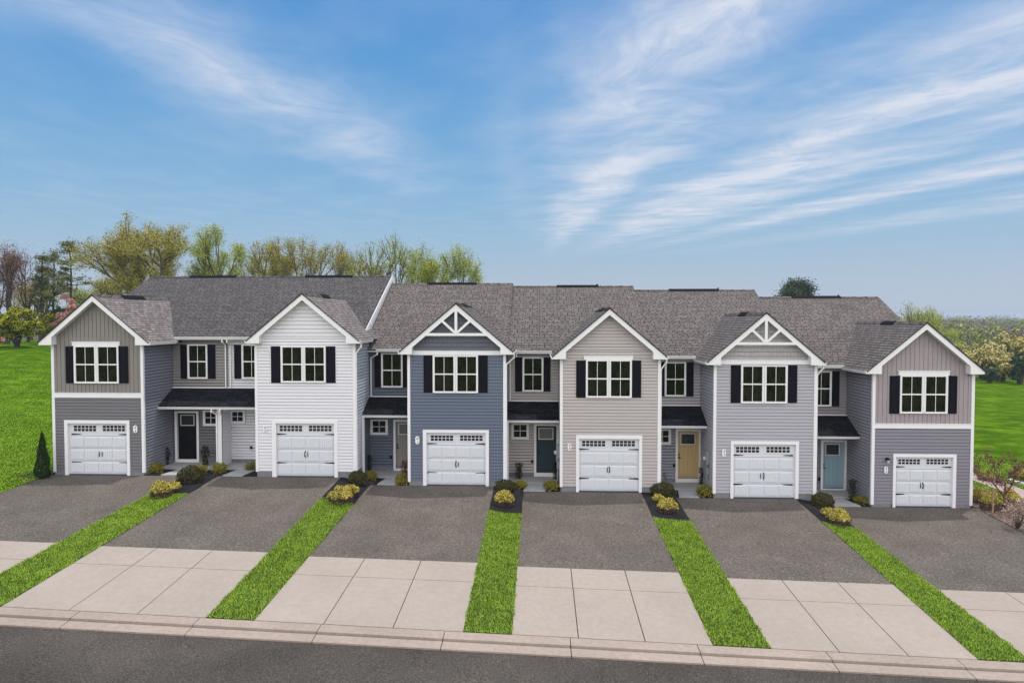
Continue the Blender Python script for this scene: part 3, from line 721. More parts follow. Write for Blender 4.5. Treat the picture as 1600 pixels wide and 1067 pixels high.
    # gable roof
    ze = P(*u['eave'], YE-.1).z+.115; zrg = P(*u['ridge'], YR).z; ms = (zrg-ze)/(YR-YE)
    yint = YE+(pz-ze)/ms+.25; f0 = -OV-.03
    mb = MB(); ext = .03
    slope_slab(mb, (xm-half-ext, f0, zr_(xm-half-ext)), (xm-half-ext, yint, zr_(xm-half-ext)), (xm, yint, pz), (xm, f0, pz))
    slope_slab(mb, (xm+half+ext, f0, zr_(xm+half+ext)), (xm+half+ext, yint, zr_(xm+half+ext)), (xm, yint, pz), (xm, f0, pz))
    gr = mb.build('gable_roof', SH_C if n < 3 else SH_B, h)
    mb = MB()
    for sgn in (-1, 1): mb.face([(xm, f0-.004, pz+.006), (xm+sgn*(half+ext), f0-.004, zr_(xm+half+ext)+.006), (xm+sgn*(half+ext), f0-.004, zr_(xm+half+ext)-.045), (xm, f0-.004, pz-.045)])
    mb.build('drip_edge', SEDGE, gr)
    # ridge caps and short vent
    mb = MB(); k = 0; yy = f0
    while yy < yint-.3:
        for sgn in (-1, 1): mb.face([(xm, yy, pz+.025), (xm, yy+.2, pz+.017), (xm+sgn*.13, yy+.2, pz+.017-.13*m_), (xm+sgn*.13, yy, pz+.025-.13*m_)], [(k*.3, .05), (k*.3, .15), (k*.3+.1, .15), (k*.3+.1, .05)])
        yy += .2; k += 1
    mb.build('ridge_cap', SH_B, gr)
    mb = MB(); va, vb = 2.0 if n != 1 else 1.6, 3.1 if n != 1 else 3.3
    TTv = lambda a, z, d: (a, d, z)
    mb.prism(TTv, [(xm-.16, pz-.16*m_+.045), (xm, pz+.055), (xm+.16, pz-.16*m_+.045), (xm+.16, pz-.16*m_+.0), (xm, pz+.02), (xm-.16, pz-.16*m_)], va, vb)
    mb.build('ridge_vent', VENT, gr)
    # main roof
    ra, rb = u['roof']; mb = MB()
    slope_slab(mb, (ra, YE-.03, ze-.03*ms), (rb, YE-.03, ze-.03*ms), (rb, YR, zrg), (ra, YR, zrg), .06)
    slope_slab(mb, (ra, YB, ze), (rb, YB, ze), (rb, YR, zrg), (ra, YR, zrg), .06)
    mr_ = mb.build('main_roof', u['sh'], h)
    vx = {1: (298,370), 2: (478,552), 3: (668,745), 4: (870,935), 5: (1045,1122), 6: (1237,1313)}[n]
    mb = MB(); mb.prism(lambda a, z, d: (d, a, z), [(YR-.16, zrg-.16*ms+.05), (YR, zrg+.06), (YR+.16, zrg-.16*ms+.05), (YR+.16, zrg-.16*ms), (YR, zrg+.02), (YR-.16, zrg-.16*ms)], X_(vx[0], YR, 440), X_(vx[1], YR, 440))
    mb.build('ridge_vent', VENT, mr_)
    mb = MB(); k = 0; xx = ra
    while xx < rb-.1:
        w = min(.3, rb-xx)
        for sgn in (-1, 1): mb.face([(xx, YR, zrg+.025), (xx+w, YR, zrg+.018), (xx+w, YR+sgn*.15, zrg+.018-.15*ms), (xx, YR+sgn*.15, zrg+.025-.15*ms)], [(k*.37, .05), (k*.37+.2, .05), (k*.37+.2, .15), (k*.37, .15)])
        xx += .3; k += 1
    mb.build('ridge_cap', u['sh'], mr_)
    vp = {1: 236, 3: 700, 4: 933, 5: 1122, 6: 1310}.get(n)       # plumbing vent behind the ridge
    if vp:
        xv = X_(vp, YR+.5, 450); mb = MB(); mb.tube((xv, YR+.5, zrg-.4), (xv, YR+.5, zrg+.13), .045, .045, 8); mb.build('vent_pipe', VENT, mr_)
    if n in (2, 6) or n == 1:                                   # rake trim at the free ends of the main roof
        xe, s_ = {1: (ra, -1), 2: (rb, 1), 6: (rb, 1)}[n]
        mb = MB(); a, b = sorted((xe+s_*.002, xe+s_*.035))
        for (ya, yb, za, zb_) in ((YE, YR, ze, zrg), (YR, YB, zrg, ze)):
            mb.prism(lambda q, z, d: (d, q, z), [(ya, za+(.01 if n == 2 else -.066)), (yb, zb_+(.01 if n == 2 else -.066)), (yb, zb_-.26), (ya, za-.26)], a-(0 if n == 2 else .04*s_), b-(0 if n == 2 else .04*s_))
        mb.build('roof_rake_board', WHITE, h)
        if n in (1, 6):
            xw = x0 if n == 1 else x1; T_ = LEFTF(xw) if n == 1 else RIGHTF(xw)
            mb = MB(); lap(mb, T_, YW, YB-.3, zb, ze-.1, .132)
            lap(mb, T_, lambda z: YE+(z-ze+.1)/ms+.3, lambda z: YB-(z-ze+.1)/ms-.3, ze-.1, zrg-.25, .132); mb.build('end_siding', SID, h)
            mb = MB(); mb.box(xw-.0 if n == 1 else xw-.3, xw+.3 if n == 1 else xw, YW, YB-.3, base-2, zb); mb.build('end_foundation', FOUND, h)
    if n == 2:   # party wall face that stands above the lower neighbouring roof
        mb = MB(); mb.prism(lambda q, z, d: (d, q, z), [(YE+.1, ze-.08), (YR, zrg-.08), (YB, ze-.08), (YB, ze-2), (YE+.1, ze-2)], rb-.06, rb-.01); mb.build('party_wall', WHITE, h)
    mb = MB(); mb.box(u['lot'][0]+.02, u['lot'][1]-.02, YB-.35, YB-.3, base-2, ze-.05); mb.build('rear_wall', lap_mat('side_siding_%s' % str(u['side']), u['side']), h)
    # gutters on the gable eaves
    zg = zr_(xm-half, slab)-.095
    if n in (1, 2, 3, 4, 5): gutter(h, (xm+half, -OV+.01, zg), (xm+half, YE-.15, zg), side=(1, 0), w=.10)
    if n in (2, 3, 4, 5, 6): gutter(h, (xm-half, -OV+.01, zg), (xm-half, YE-.15, zg), side=(-1, 0), w=.10)
    if n in (2, 3, 4, 5):
        gx = xm+half+.05
        downspout(h, [(gx, -OV+.25, zg), (gx, -OV+.25, zg-.12), (x1+.045, .02, zg-.42), (x1+.045, .02, zb+.05)], .05)
    # main eave: gutter, soffit, frieze over the entry
    ea, eb = (x1+.02, u['lot'][1]) if u['ent'] == 'R' else (u['lot'][0], x0-.02)
    ga, gb = ea+(.3 if n == 1 else (.0 if n == 2 else .35)), eb-(.3 if n != 1 else 0)
    if n == 3: ga = ea+.42
    gutter(h, (ga, YE-.03, ze-.115), (gb, YE-.03, ze-.115), w=.11)
    mb = MB(); mb.box(ea, eb, YE-.02, YW, ze-.13, ze-.115); mb.box(ea, eb, YE-.025, YE+.0, ze-.114, ze-.01); mb.build('eave_soffit', SOFFIT, h)
    # twin window, header, shutters
    wz1, wz0 = Z_(u['wins'][0][0], u['wins'][0][2], 0), Z_(u['wins'][0][0], u['wins'][0][3], 0)
    for a, b, c, d in u['wins']:
        window(h, FRONT(-.012), X_(a, 0, 570), X_(b, 0, 570), wz0, wz1)
    if u['hdr']:
        a, b, c, d = u['hdr']; mb = MB(); xa, xb = X_(a, 0, 570), X_(b, 0, 570)
        mb.tbox(TF, xa, xb, wz1+.002, Z_(a, c, 0), .0, .07); mb.tbox(TF, xa-.03, xb+.03, Z_(a, c, 0)+.001, Z_(a, c, 0)+.025, .0, .09); mb.build('window_header', WHITE, h)
    for a, b in u['shut']: shutter(h, FRONT(-.0), X_(a, 0, 570), X_(b, 0, 570), Z_(a, u['sy'][1], 0), Z_(a, u['sy'][0], 0))
    # garage door
    ff = u['gf']
    gw = u['gw']; yd = .075
    garage_door(h, TF, X_(ff[0], 0, 700), X_(ff[1], 0, 700), gx0, gx1, Z_(ff[0], ff[2], 0), gzt, base+.0,
        [(X_(w[0], yd, 700), X_(w[1], yd, 700), Z_(w[0], gw[3], yd), Z_(w[0], gw[2], yd)) for w in gw[:2]],
        [Z_(gd[0], z, yd) for z in u['gh']], [(X_(a, yd, 700), X_(b, yd, 700), 0) for a, b in u['hx']],
        (X_(u['hd'][0], 0, 700), X_(u['hd'][1], 0, 700), Z_(gd[0], u['hd'][3], 0), Z_(gd[0], u['hd'][2], 0)))
    nm = u['num']; text_plate(h, TF, X_(nm[0], 0, 670), X_(nm[1], 0, 670), Z_(nm[0], nm[3], 0), Z_(nm[0], nm[2], 0), nm[4])
    # truss in the gable
    if kind_ == 'shake':
        if n == 3: bm, kp, dg_ = (661,761,520.5,524.7), (709,713,483,521), (((708,520),(686,500)), ((714,520),(736,500)))
        else: bm, kp, dg_ = (1146,1249,534.8,538.8), (1195,1199.3,496,535), (((1194,534),(1172,515)), ((1200.5,534),(1222.5,515)))
        TT = FRONT(-OV+.005); mb = MB()
        bz1, bz0 = Z_(bm[0], bm[2], -OV), Z_(bm[0], bm[3], -OV); inner = lambda z: (pz-fh-o0-z)/m_
        mb.prism(TT, [(xm-inner(bz0)-.03, bz0), (xm+inner(bz0)+.03, bz0), (xm+inner(bz1)+.03, bz1), (xm-inner(bz1)-.03, bz1)], -.03, .012)
        mb.build('collar_beam', WHITE, h)
        mb = MB(); kw = .055; mb.tbox(TT, xm-kw, xm+kw, bz1, pz-fh-.05, -.028, .010); mb.build('king_post', WHITE, h)
        for sgn in (-1, 1):
            # strut square to the rafter
            a = Vector((xm+sgn*kw, bz1+.03)); dx_ = inner(bz1)*.5
            b = Vector((xm+sgn*dx_, pz-fh-o0-m_*dx_+.02)); dv = (b-a).normalized(); nv = Vector((-dv.y, dv.x))*.048
            mb = MB(); mb.prism(TT, [tuple(a-nv), tuple(b-nv), tuple(b+nv), tuple(a+nv)], -.026, .008); mb.build('strut', WHITE, h)
    # ---------------- entry
    e = EN[n]; 
    pt, pb, pxx = PORCH[n] if n != 2 else PORCH[1]
    zpt, zpb = Z_(pxx, pt, YW), Z_(pxx, pb, YP)
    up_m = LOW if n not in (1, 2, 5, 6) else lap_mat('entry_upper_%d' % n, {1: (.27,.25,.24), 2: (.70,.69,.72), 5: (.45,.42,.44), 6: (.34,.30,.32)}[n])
    mb = MB(); lap(mb, TW, ea, eb, zpt-.02, ze-.125, .132, gap=.034); mb.tbox(TW, ea, eb, zpt-.01, zpt+.035, .012, .03) if False else None
    mb.build('entry_upper_siding', up_m, h)
    mb = MB(); mb.tbox(TW, ea, eb, zpt+.0, zpt+.045, .0, .03); mb.build('flashing', WHITE, h)
    a, b, c, d = e['win']; wz1, wz0 = Z_(a, c, YW), Z_(a, d, YW); xa, xb = X_(a, YW, 570), X_(b, YW, 570)
    if n in (2, 5, 3, 6): pass
    window(h, FRONT(YW-.012), xa, xb, wz0, wz1, curtain=(n == 6))
    for a, b in e['shut']:
        sa, sb = X_(a, YW, 570), X_(b, YW, 570)
        if sa < ea+.02: sa = ea+.02
        if sb > eb-.02: sb = eb-.02
        if sb-sa > .06: shutter(h, FRONT(YW), sa, sb, wz0, wz1-.01)
    # lower entry wall
    slab_z = base+.10 if n != 6 else base+.12
    holes = []
    if e['door']:
        D = e['door']; dx0, dx1 = X_(D[0], YW, 690), X_(D[1], YW, 690); dz1, dz0 = Z_(D[0], D[2], YW), Z_(D[0], D[3], YW)
        zb_ = max(slab_z+.0, Z_(D[0], D[7], YW)); slab_z = min(slab_z, zb_); holes = [(dx0, dx1, zb_-.2, dz1)]
        if n in (3,): dx1 = dx0+.92; holes = [(dx0, dx1, zb_-.2, dz1)]
    if e['door'] is None:                                       # the white house's door stands behind its garage block corner
        dx0, dx1 = -12.66, -11.97; dz1, dz0 = Z_(290,645,YW), Z_(290,717,YW); zb_ = slab_z; holes = [(dx0, dx1, zb_-.2, dz1)]
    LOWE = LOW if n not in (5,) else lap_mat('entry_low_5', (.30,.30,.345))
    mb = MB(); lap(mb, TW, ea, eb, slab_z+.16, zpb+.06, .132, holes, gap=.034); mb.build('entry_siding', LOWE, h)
    for sa, sb in spans(ea, eb, [(q[0]-.11, q[1]+.11) for q in holes]):
        if sb-sa > .03: mb = MB(); mb.box(sa, sb, YW-.005, YW+.2, base-.4, slab_z+.165); mb.build('entry_foundation', FOUND, h)
    mb = MB(); mb.box(ea, eb, YW+.2, YW+.25, base, min(zpt+2.5, ze-.12)); mb.build('entry_sheathing', mat('sheathing_board', (.12,.10,.08), .9), h)
    if e['door']:
        gl = e['glass']
        front_door(h, TW, dx0, dx1, dz0, dz1, dx0-.10, dx1+.10, dz1+.09, zb_, e['dcol'][0], e['dcol'][1], (X_(gl[0], YW, 680), X_(gl[1], YW, 680), Z_(gl[0], gl[3], YW), Z_(gl[0], gl[2], YW)), X_(e['hx'], YW, 700) if e['hx'] else None)
    else:
        front_door(h, TW, dx0, dx1, dz0, dz1, dx0-.10, dx1+.10, dz1+.09, zb_, (.16,.20,.22), 'slate', (dx0+.2, dx1-.2, dz1-.6, dz1-.15), None)
    if e['sm']:
        a, b, c, d = e['sm']; xa, xb, z1_, z0_ = X_(a, YW, 670), X_(b, YW, 670), Z_(a, c, YW), Z_(a, d, YW)
        mb = MB(); w = .11
        for q in ((xa, xa+w, z0_, z1_), (xb-w, xb, z0_, z1_), (xa+w, xb-w, z0_, z0_+w), (xa+w, xb-w, z1_-w*.6, z1_)): mb.tbox(TW, *q, .0, .055)
        sw = mb.build('small_window', WHITE, h)
        mb = MB(); mb.tbox(TW, xa+w, xb-w, z0_+w, z1_-w*.6, .0, .024); mb.build('pane', GLASS, sw)
        mb = MB(); xc = (xa+xb)/2; zc_ = (z0_+w+z1_-w*.6)/2; mb.tbox(TW, xc-.012, xc+.012, z0_+w, z1_-w*.6, .025, .036); mb.tbox(TW, xa+w, xb-w, zc_-.012, zc_+.012, .0255, .0365); mb.build('grille', WHITE, sw)
    # porch roof
    pa, pbx = (ea, eb)
    mb = MB(); slope_slab(mb, (pa, YP-.06, zpb), (pbx, YP-.06, zpb), (pbx, YW-.03, zpt), (pa, YW-.03, zpt), .03); mb.build('porch_roof', SH_K, h)
    mb = MB(); mb.box(pa, pbx, YP, YW-.03, zpb-.10, zpb-.085); mb.box(pa, pbx, YP, YP+.02, zpb-.084, zpb-.09)
    mb.build('porch_soffit', SOFFIT, h)
    gutter(h, (pa+.02, YP-.0, zpb-.11), (pbx-(.02 if n != 1 else 0), YP, zpb-.11), w=.10, hgt=.10, name='porch_gutter')
    # porch slab
    mb = MB(); sa, sb = pa, pbx
    mb.box(sa+.01, sb-.01, 1.15, YW-.006, base-.3, slab_z-.004); mb.build('porch_slab', WALK, h)
    # doorbell / outlet
    ob = {2: (393,699), 3: (611,714), 4: (831.5,720.5), 5: (1053,727), 6: (1279.5,748)}.get(n)
    if ob:
        xo, zo = U(*ob, YW); mb = MB(); mb.tbox(TW, xo-.045, xo+.045, zo-.06, zo+.06, .01, .07); mb.tbox(TW, xo-.055, xo+.055, zo+.05, zo+.066, .01, .085); mb.build('outlet_cover', BLACK, h)
    # white post at the porch corner with siding return
    if n in (3, 4):
        xw = ea
        mb = MB(); mb.box(xw+.0, xw+.10, YP-.02, YP+.08, slab_z-.2, zpb-.11); mb.build('porch_corner_board', WHITE, h)
        mb = MB(); lap(mb, RIGHTF(xw+.035), YP+.08, YW, slab_z-.05, zpb-.09, .132); mb.build('porch_side_siding', LOWE, h)
        downspout(h, [(xw+.06, YP-.06, zpb-.1), (xw+.06, YP-.06, zpb-.25), (xw+.055, YP-.065, zpb-.35), (xw+.055, YP-.065, slab_z-.05)], .048)
        downspout(h, [(ga+.06, YE-.09, ze-.1), (ga+.06, YE-.09, ze-.22), (ea+.12, YW-.07, ze-.42), (ea+.12, YW-.07, zpt+.02)], .048)
    if n == 1:
        xw = PX-.02; zf_ = slab_z
        mb = MB(); mb.box(xw-.09, xw+.09, 1.32, 1.44, zf_-.2, zpb-.10); mb.build('party_wall_trim', WHITE, h)
        mb = MB(); lap(mb, LEFTF(xw-.05), 1.44, YW, zf_, zpb-.10, .132); mb.build('party_wall_siding', LOW, h)
        zz_ = zpb-.1
        downspout(h, [(xw-.16, YP-.06, zz_), (xw-.16, YP-.06, zz_-.10), (xw-.075, 1.27, zz_-.28), (xw-.075, 1.27, zf_-.1)], .045)
        downspout(h, [(xw-.085, YE-.09, ze-.1), (xw-.085, YE-.09, ze-.2), (xw-.085, YW-.07, ze-.4), (xw-.085, YW-.07, zpt+.02)], .045)
    if n == 2:
        xw = PX+.03; zf_ = slab_z; zz_ = zpb-.1
        mb = MB(); lap(mb, RIGHTF(xw+.05), 1.44, YW, zf_, zpb-.10, .132); mb.build('party_wall_siding', LOW, h)
        downspout(h, [(xw+.16, YP-.06, zz_), (xw+.16, YP-.06, zz_-.10), (xw+.075, 1.27, zz_-.28), (xw+.075, 1.27, zf_-.1)], .045)
        downspout(h, [(xw+.085, YE-.09, ze-.1), (xw+.085, YE-.09, ze-.2), (xw+.085, YW-.07, ze-.4), (xw+.085, YW-.07, zpt+.02)], .045)
    if n in (5, 4):   # electric meter with conduit on the side wall of the garage block
        T_ = LEFTF(x0); my = .75 if n != 6 else 1.0
        mb = MB(); z_ = base+1.35
        mb.tbox(T_, my-.14, my+.14, z_-.1, z_+.45, .02, .16); mb.tube(T_(my, z_-.1, .09), T_(my, base+.1, .09), .03, .03, 8)
        mb.tbox(T_, my-.10, my+.10, z_-.55, z_-.25, .02, .13); em = mb.build('meter_box', ALU, h)
        mb = MB(); mb.tube(T_(my, z_+.12, .16), T_(my, z_+.12, .25), .09, .08, 12); mb.build('meter_dial', mat('meter_glass', (.45,.47,.48), .15), em)
        mb = MB(); mb.tbox(T_, 1.25, 1.35, z_-.6, z_-.1, .02, .09); mb.tube(T_(1.3, z_-.6, .05), T_(1.3, base+.1, .05), .02, .02, 6); mb.build('cable_box', ALU, h)
    if n == 6:
        xo, zo = U(1385, 719, 0); mb = MB(); mb.tube((xo, -.02, zo+.06), (xo, -.05, zo+.06), .065, .065, 12); mb.tube((xo, -.05, zo+.06), (xo, -.14, zo+.10), .018, .018, 6)
        mb.tube((xo, -.14, zo+.13), (xo, -.14, zo+.05), .035, .095, 12); wl = mb.build('wall_lamp', BLACK, h)
        mb = MB(); mb.tube((xo+.01, -.14, zo+.05), (xo+.01, -.14, zo-.06), .055, .045, 12); mb.build('lamp_glass', mat('lamp_glass', (.55,.56,.56), .15), wl)

# walkways from porch to drive
for n, (xa0, xb0, xa1, xb1) in {1: (-15.95,-15.2,-15.75,-15.05), 2: (-13.30,-12.45,-13.15,-12.3), 3: (-6.75,-5.98,-6.6,-5.9), 4: (-.66,.26,-.45,.36), 5: (5.72,6.56,5.9,6.65), 6: (11.98,13.02,12.05,12.8)}.items():
    f0_ = lambda y, a=xa0, b=xa1: a+(b-a)*max(0, y)/1.15; f1_ = lambda y, a=xb0, b=xb1: a+(b-a)*max(0, y)/1.15
    patch('walkway', (f0_, f1_), -.01, 1.14, .045, WALK, 3, 2)
# mulch beds: between the drives near the garages and in the entry recesses
def bed(x0, x1, y0, y1, m=MULCH, off=.012, name='mulch'):
    patch(name, ((lambda y: x0(y) if callable(x0) else x0), (lambda y: x1(y) if callable(x1) else x1)), y0, y1, off, m, 12, 4)
cut = [-2.45, -2.55, -2.9, -2.85, -2.55]
for i in range(5):
    a, b = DR[i][1], DR[i+1][0]
    mb = MB(); nx_, ny_ = 8, 10
    for j in range(ny_+1):
        for k in range(nx_+1):
            x = a+(b-a)*k/nx_; yf = cut[i]-.10*math.sin(math.pi*k/nx_)+.12*(k/nx_-.5)*(1 if i > 1 else .5); y = yf+(.0-yf)*j/ny_
            mb.v.append((x, y, G(x, y)+.02+.03*math.sin(math.pi*k/nx_)))
    for j in range(ny_):
        for k in range(nx_): q = j*(nx_+1)+k; mb.f.append((q, q+1, q+nx_+2, q+nx_+1)); mb.uv.append(None)
    tag(mb.build('mulch', MULCH), kind='structure')
for (a, b, z) in ((-16.67,PX,1),(PX,-11.85,2),(-7.65,-5.43,3),(-1.42,.87,4),(4.91,7.11,5),(11.18,13.42,6)):
    patch('mulch', (lambda y, a=a: a, lambda y, b=b: b), .0, 1.13, .014, MULCH, 3, 3)
patch('mulch', (lambda y: -21.9+.3*(y+.7)**2, lambda y: -20.65), -.55, 1.3, .03, MULCH, 5, 3)

# ------------------------------------------------------------------ planting
def quads_obj(name, cen, size, m, parent=None, seed=0, asp=.55, up=.0, flat=0.0):
    """many small leaf faces (rhombic, bent none) at cen"""
    cen = np.asarray(cen, float); n = len(cen); rg = np.random.default_rng(seed)
    if n == 0: return None
    if parent is not None:
        off = Vector(parent.location) if parent.type == 'EMPTY' else OFF.get(parent.name, Vector((0,0,0)))
        cen = cen-np.array(off)
    a = rg.normal(size=(n,3)); a[:,2] += up; a /= np.linalg.norm(a, axis=1)[:,None]
    b = rg.normal(size=(n,3)); b -= (b*a).sum(1)[:,None]*a; b /= np.linalg.norm(b, axis=1)[:,None]
    if flat:
        b[:,2] *= (1-flat)
    sz = size*rg.uniform(.6, 1.4, n)[:,None]
    v = np.stack([cen-a*sz*.5, cen+b*sz*asp*.5, cen+a*sz*.5, cen-b*sz*asp*.5], 1).reshape(-1,3)
    me = bpy.data.meshes.new(name); me.vertices.add(4*n); me.vertices.foreach_set('co', v.ravel())
    me.loops.add(4*n); me.loops.foreach_set('vertex_index', np.arange(4*n)); me.polygons.add(n)
    me.polygons.foreach_set('loop_start', np.arange(0,4*n,4)); me.polygons.foreach_set('loop_total', np.full(n,4)); me.update(); me.validate()
    me.materials.append(m); o = bpy.data.objects.new(name, me); col.objects.link(o)
    if parent is not None: o.parent = parent; OFF[o.name] = off
    return o
def leafmat(name, c1, c2, tr=.25):
    m = mat(name, c1, .6, spec=.25, nscale=1.1, island=.9, rgb2=c2, trans=tr); return m
M_GOLD = leafmat('golden_leaf', (.09,.075,.010), (.98,.84,.20), .25); M_TWIG = leafmat('purple_twig', (.035,.018,.018), (.22,.13,.11), .1)
M_GG = leafmat('golden_green_leaf', (.10,.10,.012), (.42,.36,.05)); M_DKO = leafmat('dark_olive_leaf', (.010,.011,.006), (.135,.125,.035))
M_DK = leafmat('dark_green_leaf', (.006,.014,.006), (.035,.060,.018)); M_ARB = leafmat('arborvitae_leaf', (.010,.030,.006), (.045,.095,.018))
M_RED = leafmat('reddish_leaf', (.05,.02,.015), (.30,.12,.06))
def ball(rg, n, rx, ry, h, zlo=0, shell=.75, lump=.12, seed=0):
    """points through a rounded, slightly lumpy mound of height h standing on z=0"""
    pts = []
    while len(pts) < n:
        d = rg.normal(size=3); d /= np.linalg.norm(d)
        if d[2] < -.55: continue
        r = shell+(1-shell)*rg.random()**.5
        if rg.random() < .2: r *= rg.uniform(.5, 1)
        k = 1+lump*noise.noise(Vector(d*2.3+seed))*2
        p = d*r*k; z = h*(.42+.58*p[2]) if p[2] > 0 else h*(.42+.42*p[2]/.55)
        if z < zlo*h: continue
        pts.append((p[0]*rx, p[1]*ry, max(.01, z)))
    return np.array(pts)
def mk_round(name, label, group, w, h, kind, seed):
    t = thing(name, (0,0,0), label, 'shrub', group); rg = np.random.default_rng(seed); r = w/2
    if kind == 'gold':
        quads_obj('foliage', ball(rg, 3600, r, r, h, .42, .84, .20, seed), .05, M_GOLD, t, seed, .5, .8)
        p = ball(rg, 4200, r*.96, r*.96, h*.95, 0, .8, .12, seed); quads_obj('twigs', p[p[:,2] < h*.52], .05, M_TWIG, t, seed+1, .35)
    elif kind == 'dark':
        quads_obj('foliage', ball(rg, 5200, r, r, h, 0, .82, .12, seed), .042, M_DKO, t, seed, .6)
    elif kind == 'gg':
        quads_obj('foliage', ball(rg, 1500, r, r, h, .05, .6, .3, seed), .06, M_GG, t, seed, .35, 1.0)
    # stems rising from the crown of the roots
    m = MB()
    for k in range(14):
        a = rg.uniform(0, 6.28); q = rg.uniform(.3, .75)
        m.tube((0,0,-.03), (math.cos(a)*r*q, math.sin(a)*r*q, h*rg.uniform(.4,.7)), .012, .005, 4)
    m.build('stems', mat('shrub_stem', (.07,.045,.03), .9), t)
    return t
def mk_upright(name, label, group, w, h, m_, seed, n=800):
    t = thing(name, (0,0,0), label, 'shrub', group); rg = np.random.default_rng(seed)
    z = rg.random(n)**.8; a = rg.uniform(0, 6.28, n); rr = w/2*(.45+.55*np.sin(np.minimum(1, z*1.3+.25)*math.pi*.62))*(rg.random(n)**.4)
    rr *= 1+.35*np.sin(a*2+z*9)
    quads_obj('foliage', np.stack([rr*np.cos(a), rr*np.sin(a), .04+z*h], 1), .05, m_, t, seed, .5, 1.2)
    m = MB()
    for k in range(5):
        q = rg.uniform(0, 6.28); m.tube((0,0,-.02), (math.cos(q)*w*.25, math.sin(q)*w*.25, h*.85), .012, .004, 4)
    m.build('stems', mat('shrub_stem', (.07,.045,.03), .9), t); return t
protos = {}
def plant(kind, px, py, w_px, h_px, label):
    q = onG(px, py); d = (q-CAM).dot(Fw); k_ = .90 if kind in ('gold', 'sgold') else .95; w = w_px*d/FPX*k_; h = h_px*d/FPX*k_
    spec = {'gold': ('golden_shrub', 'golden mounded shrubs at the strip ends', .92, .66), 'sgold': ('golden_shrub', 'small golden shrubs in the mulch', .5, .42), 'dark': ('dark_shrub', 'dark olive clipped shrubs', 1.0, .62),
            'gg': ('yellow_green_shrub', 'yellow green low shrubs by the porches', .6, .42), 'up': ('upright_shrub', 'narrow upright evergreens by the porches', .26, .8), 'red': ('upright_shrub', 'narrow upright evergreens by the porches', .3, .7)}[kind]
    if kind not in protos:
        nm, gr, w0, h0 = spec; sd_ = len(protos)*7+3
        if kind in ('up', 'red'): p_ = mk_upright(nm, label, gr, w0, h0, M_DK if kind == 'up' else M_RED, sd_)
        else: p_ = mk_round(nm, label, gr, w0, h0, {'gold':'gold','sgold':'gold','dark':'dark','gg':'gg'}[kind], sd_)
        protos[kind] = (p_, w0, h0); o = p_
    else:
        p_, w0, h0 = protos[kind]; o = p_.copy(); col.objects.link(o); o['label'] = label
        for ch in list(p_.children): c = ch.copy(); col.objects.link(c); c.parent = o
    o.location = (q.x, q.y, G(q.x, q.y)+.01); o.rotation_euler = (0, 0, (px*1.7) % 6.28); o.scale = (w/w0, w/w0, h/h0)
    o['category'] = 'shrub'
    return o
PL = [
 ('gold',252,777,37,27,'large golden shrub on the grass end of the leftmost strip'), ('sgold',271,769,22,18,'small golden shrub tucked behind the large one at the leftmost strip'),
 ('dark',298,754,42,27,'wide dark shrub in the mulch before the party wall of the left two houses'), ('gg',313,743,22,18,'yellow green shrub behind the wide dark shrub by the black door walk'),
 ('gg',343,739,25,17,'yellow shrub beside the white house walk'), ('gg',244,738,24,16,'green yellow shrub against the side wall of the left end house'),
 ('gg',393,735,20,14,'yellow shrub at the corner of the white house garage'),
 ('up',260,729,11,30,'narrow dark upright shrub left of the black door'), ('up',321,731,12,34,'narrow dark upright shrub right of the black door'), ('up',351,727,12,28,'narrow dark upright shrub beside the double downspout, white house side'),
 ('gold',532,786,40,27,'round golden shrub at the head of the second grass strip'), ('sgold',549,776,24,20,'small golden shrub behind the one on the second grass strip'),
 ('dark',559,757,32,22,'dark shrub at the right corner of the white house'), ('gg',580,750,20,15,'green shrub by the post of the blue house porch'), ('up',576,737,10,26,'narrow upright shrub behind the blue house porch post'),
 ('gg',628,757,22,19,'yellow green shrub left of the blue house garage'), ('red',633,748,12,28,'reddish upright shrub before the greige door'),
 ('gold',788,791,35,26,'golden shrub at the head of the middle grass strip'), ('dark',790,767,34,18,'dark shrub between blue and beige houses'), ('gg',813,763,20,14,'green shrub at the left of the beige house walk'),
 ('up',811,750,11,27,'narrow upright shrub left of the teal door'), ('gg',861,766,25,17,'yellow green shrub right of the teal door walk'), ('up',868,752,9,30,'narrow upright shrub right of the teal door'),
 ('gold',1043,801,36,24,'golden shrub at the head of the fourth grass strip'), ('sgold',1029,787,18,16,'small golden shrub behind the one on the fourth grass strip'),
 ('dark',1036,777,40,24,'dark wide shrub right of the beige house garage'), ('up',1038,755,12,25,'narrow upright shrub left of the yellow door'),
 ('gg',1101,776,25,20,'green shrub right of the yellow door walk'), ('up',1099,761,13,30,'narrow dark shrub right of the yellow door'),
 ('gold',1311,821,36,28,'golden shrub at the head of the rightmost strip'), ('sgold',1292,808,18,16,'small golden shrub behind the one on the rightmost strip'),
 ('dark',1285,794,36,25,'dark round shrub right of the lavender house garage'), ('up',1332,783,12,34,'narrow dark shrub right of the aqua door'), ('gg',1345,787,24,13,'low green shrub against the mauve house side wall'),
 ('gold',1529,786,24,26,'golden shrub touching the right end house corner'), ('gold',1549,797,34,31,'golden shrub behind the wooden stake'), ('gold',1577,791,32,29,'golden shrub under the red tree'),
 ('gold',1541,751,26,15,'golden shrub beyond the path at right'), ('gold',1598,749,22,15,'golden shrub beyond the path, near the frame edge'), 
]
for p_ in PL: plant(*p_)
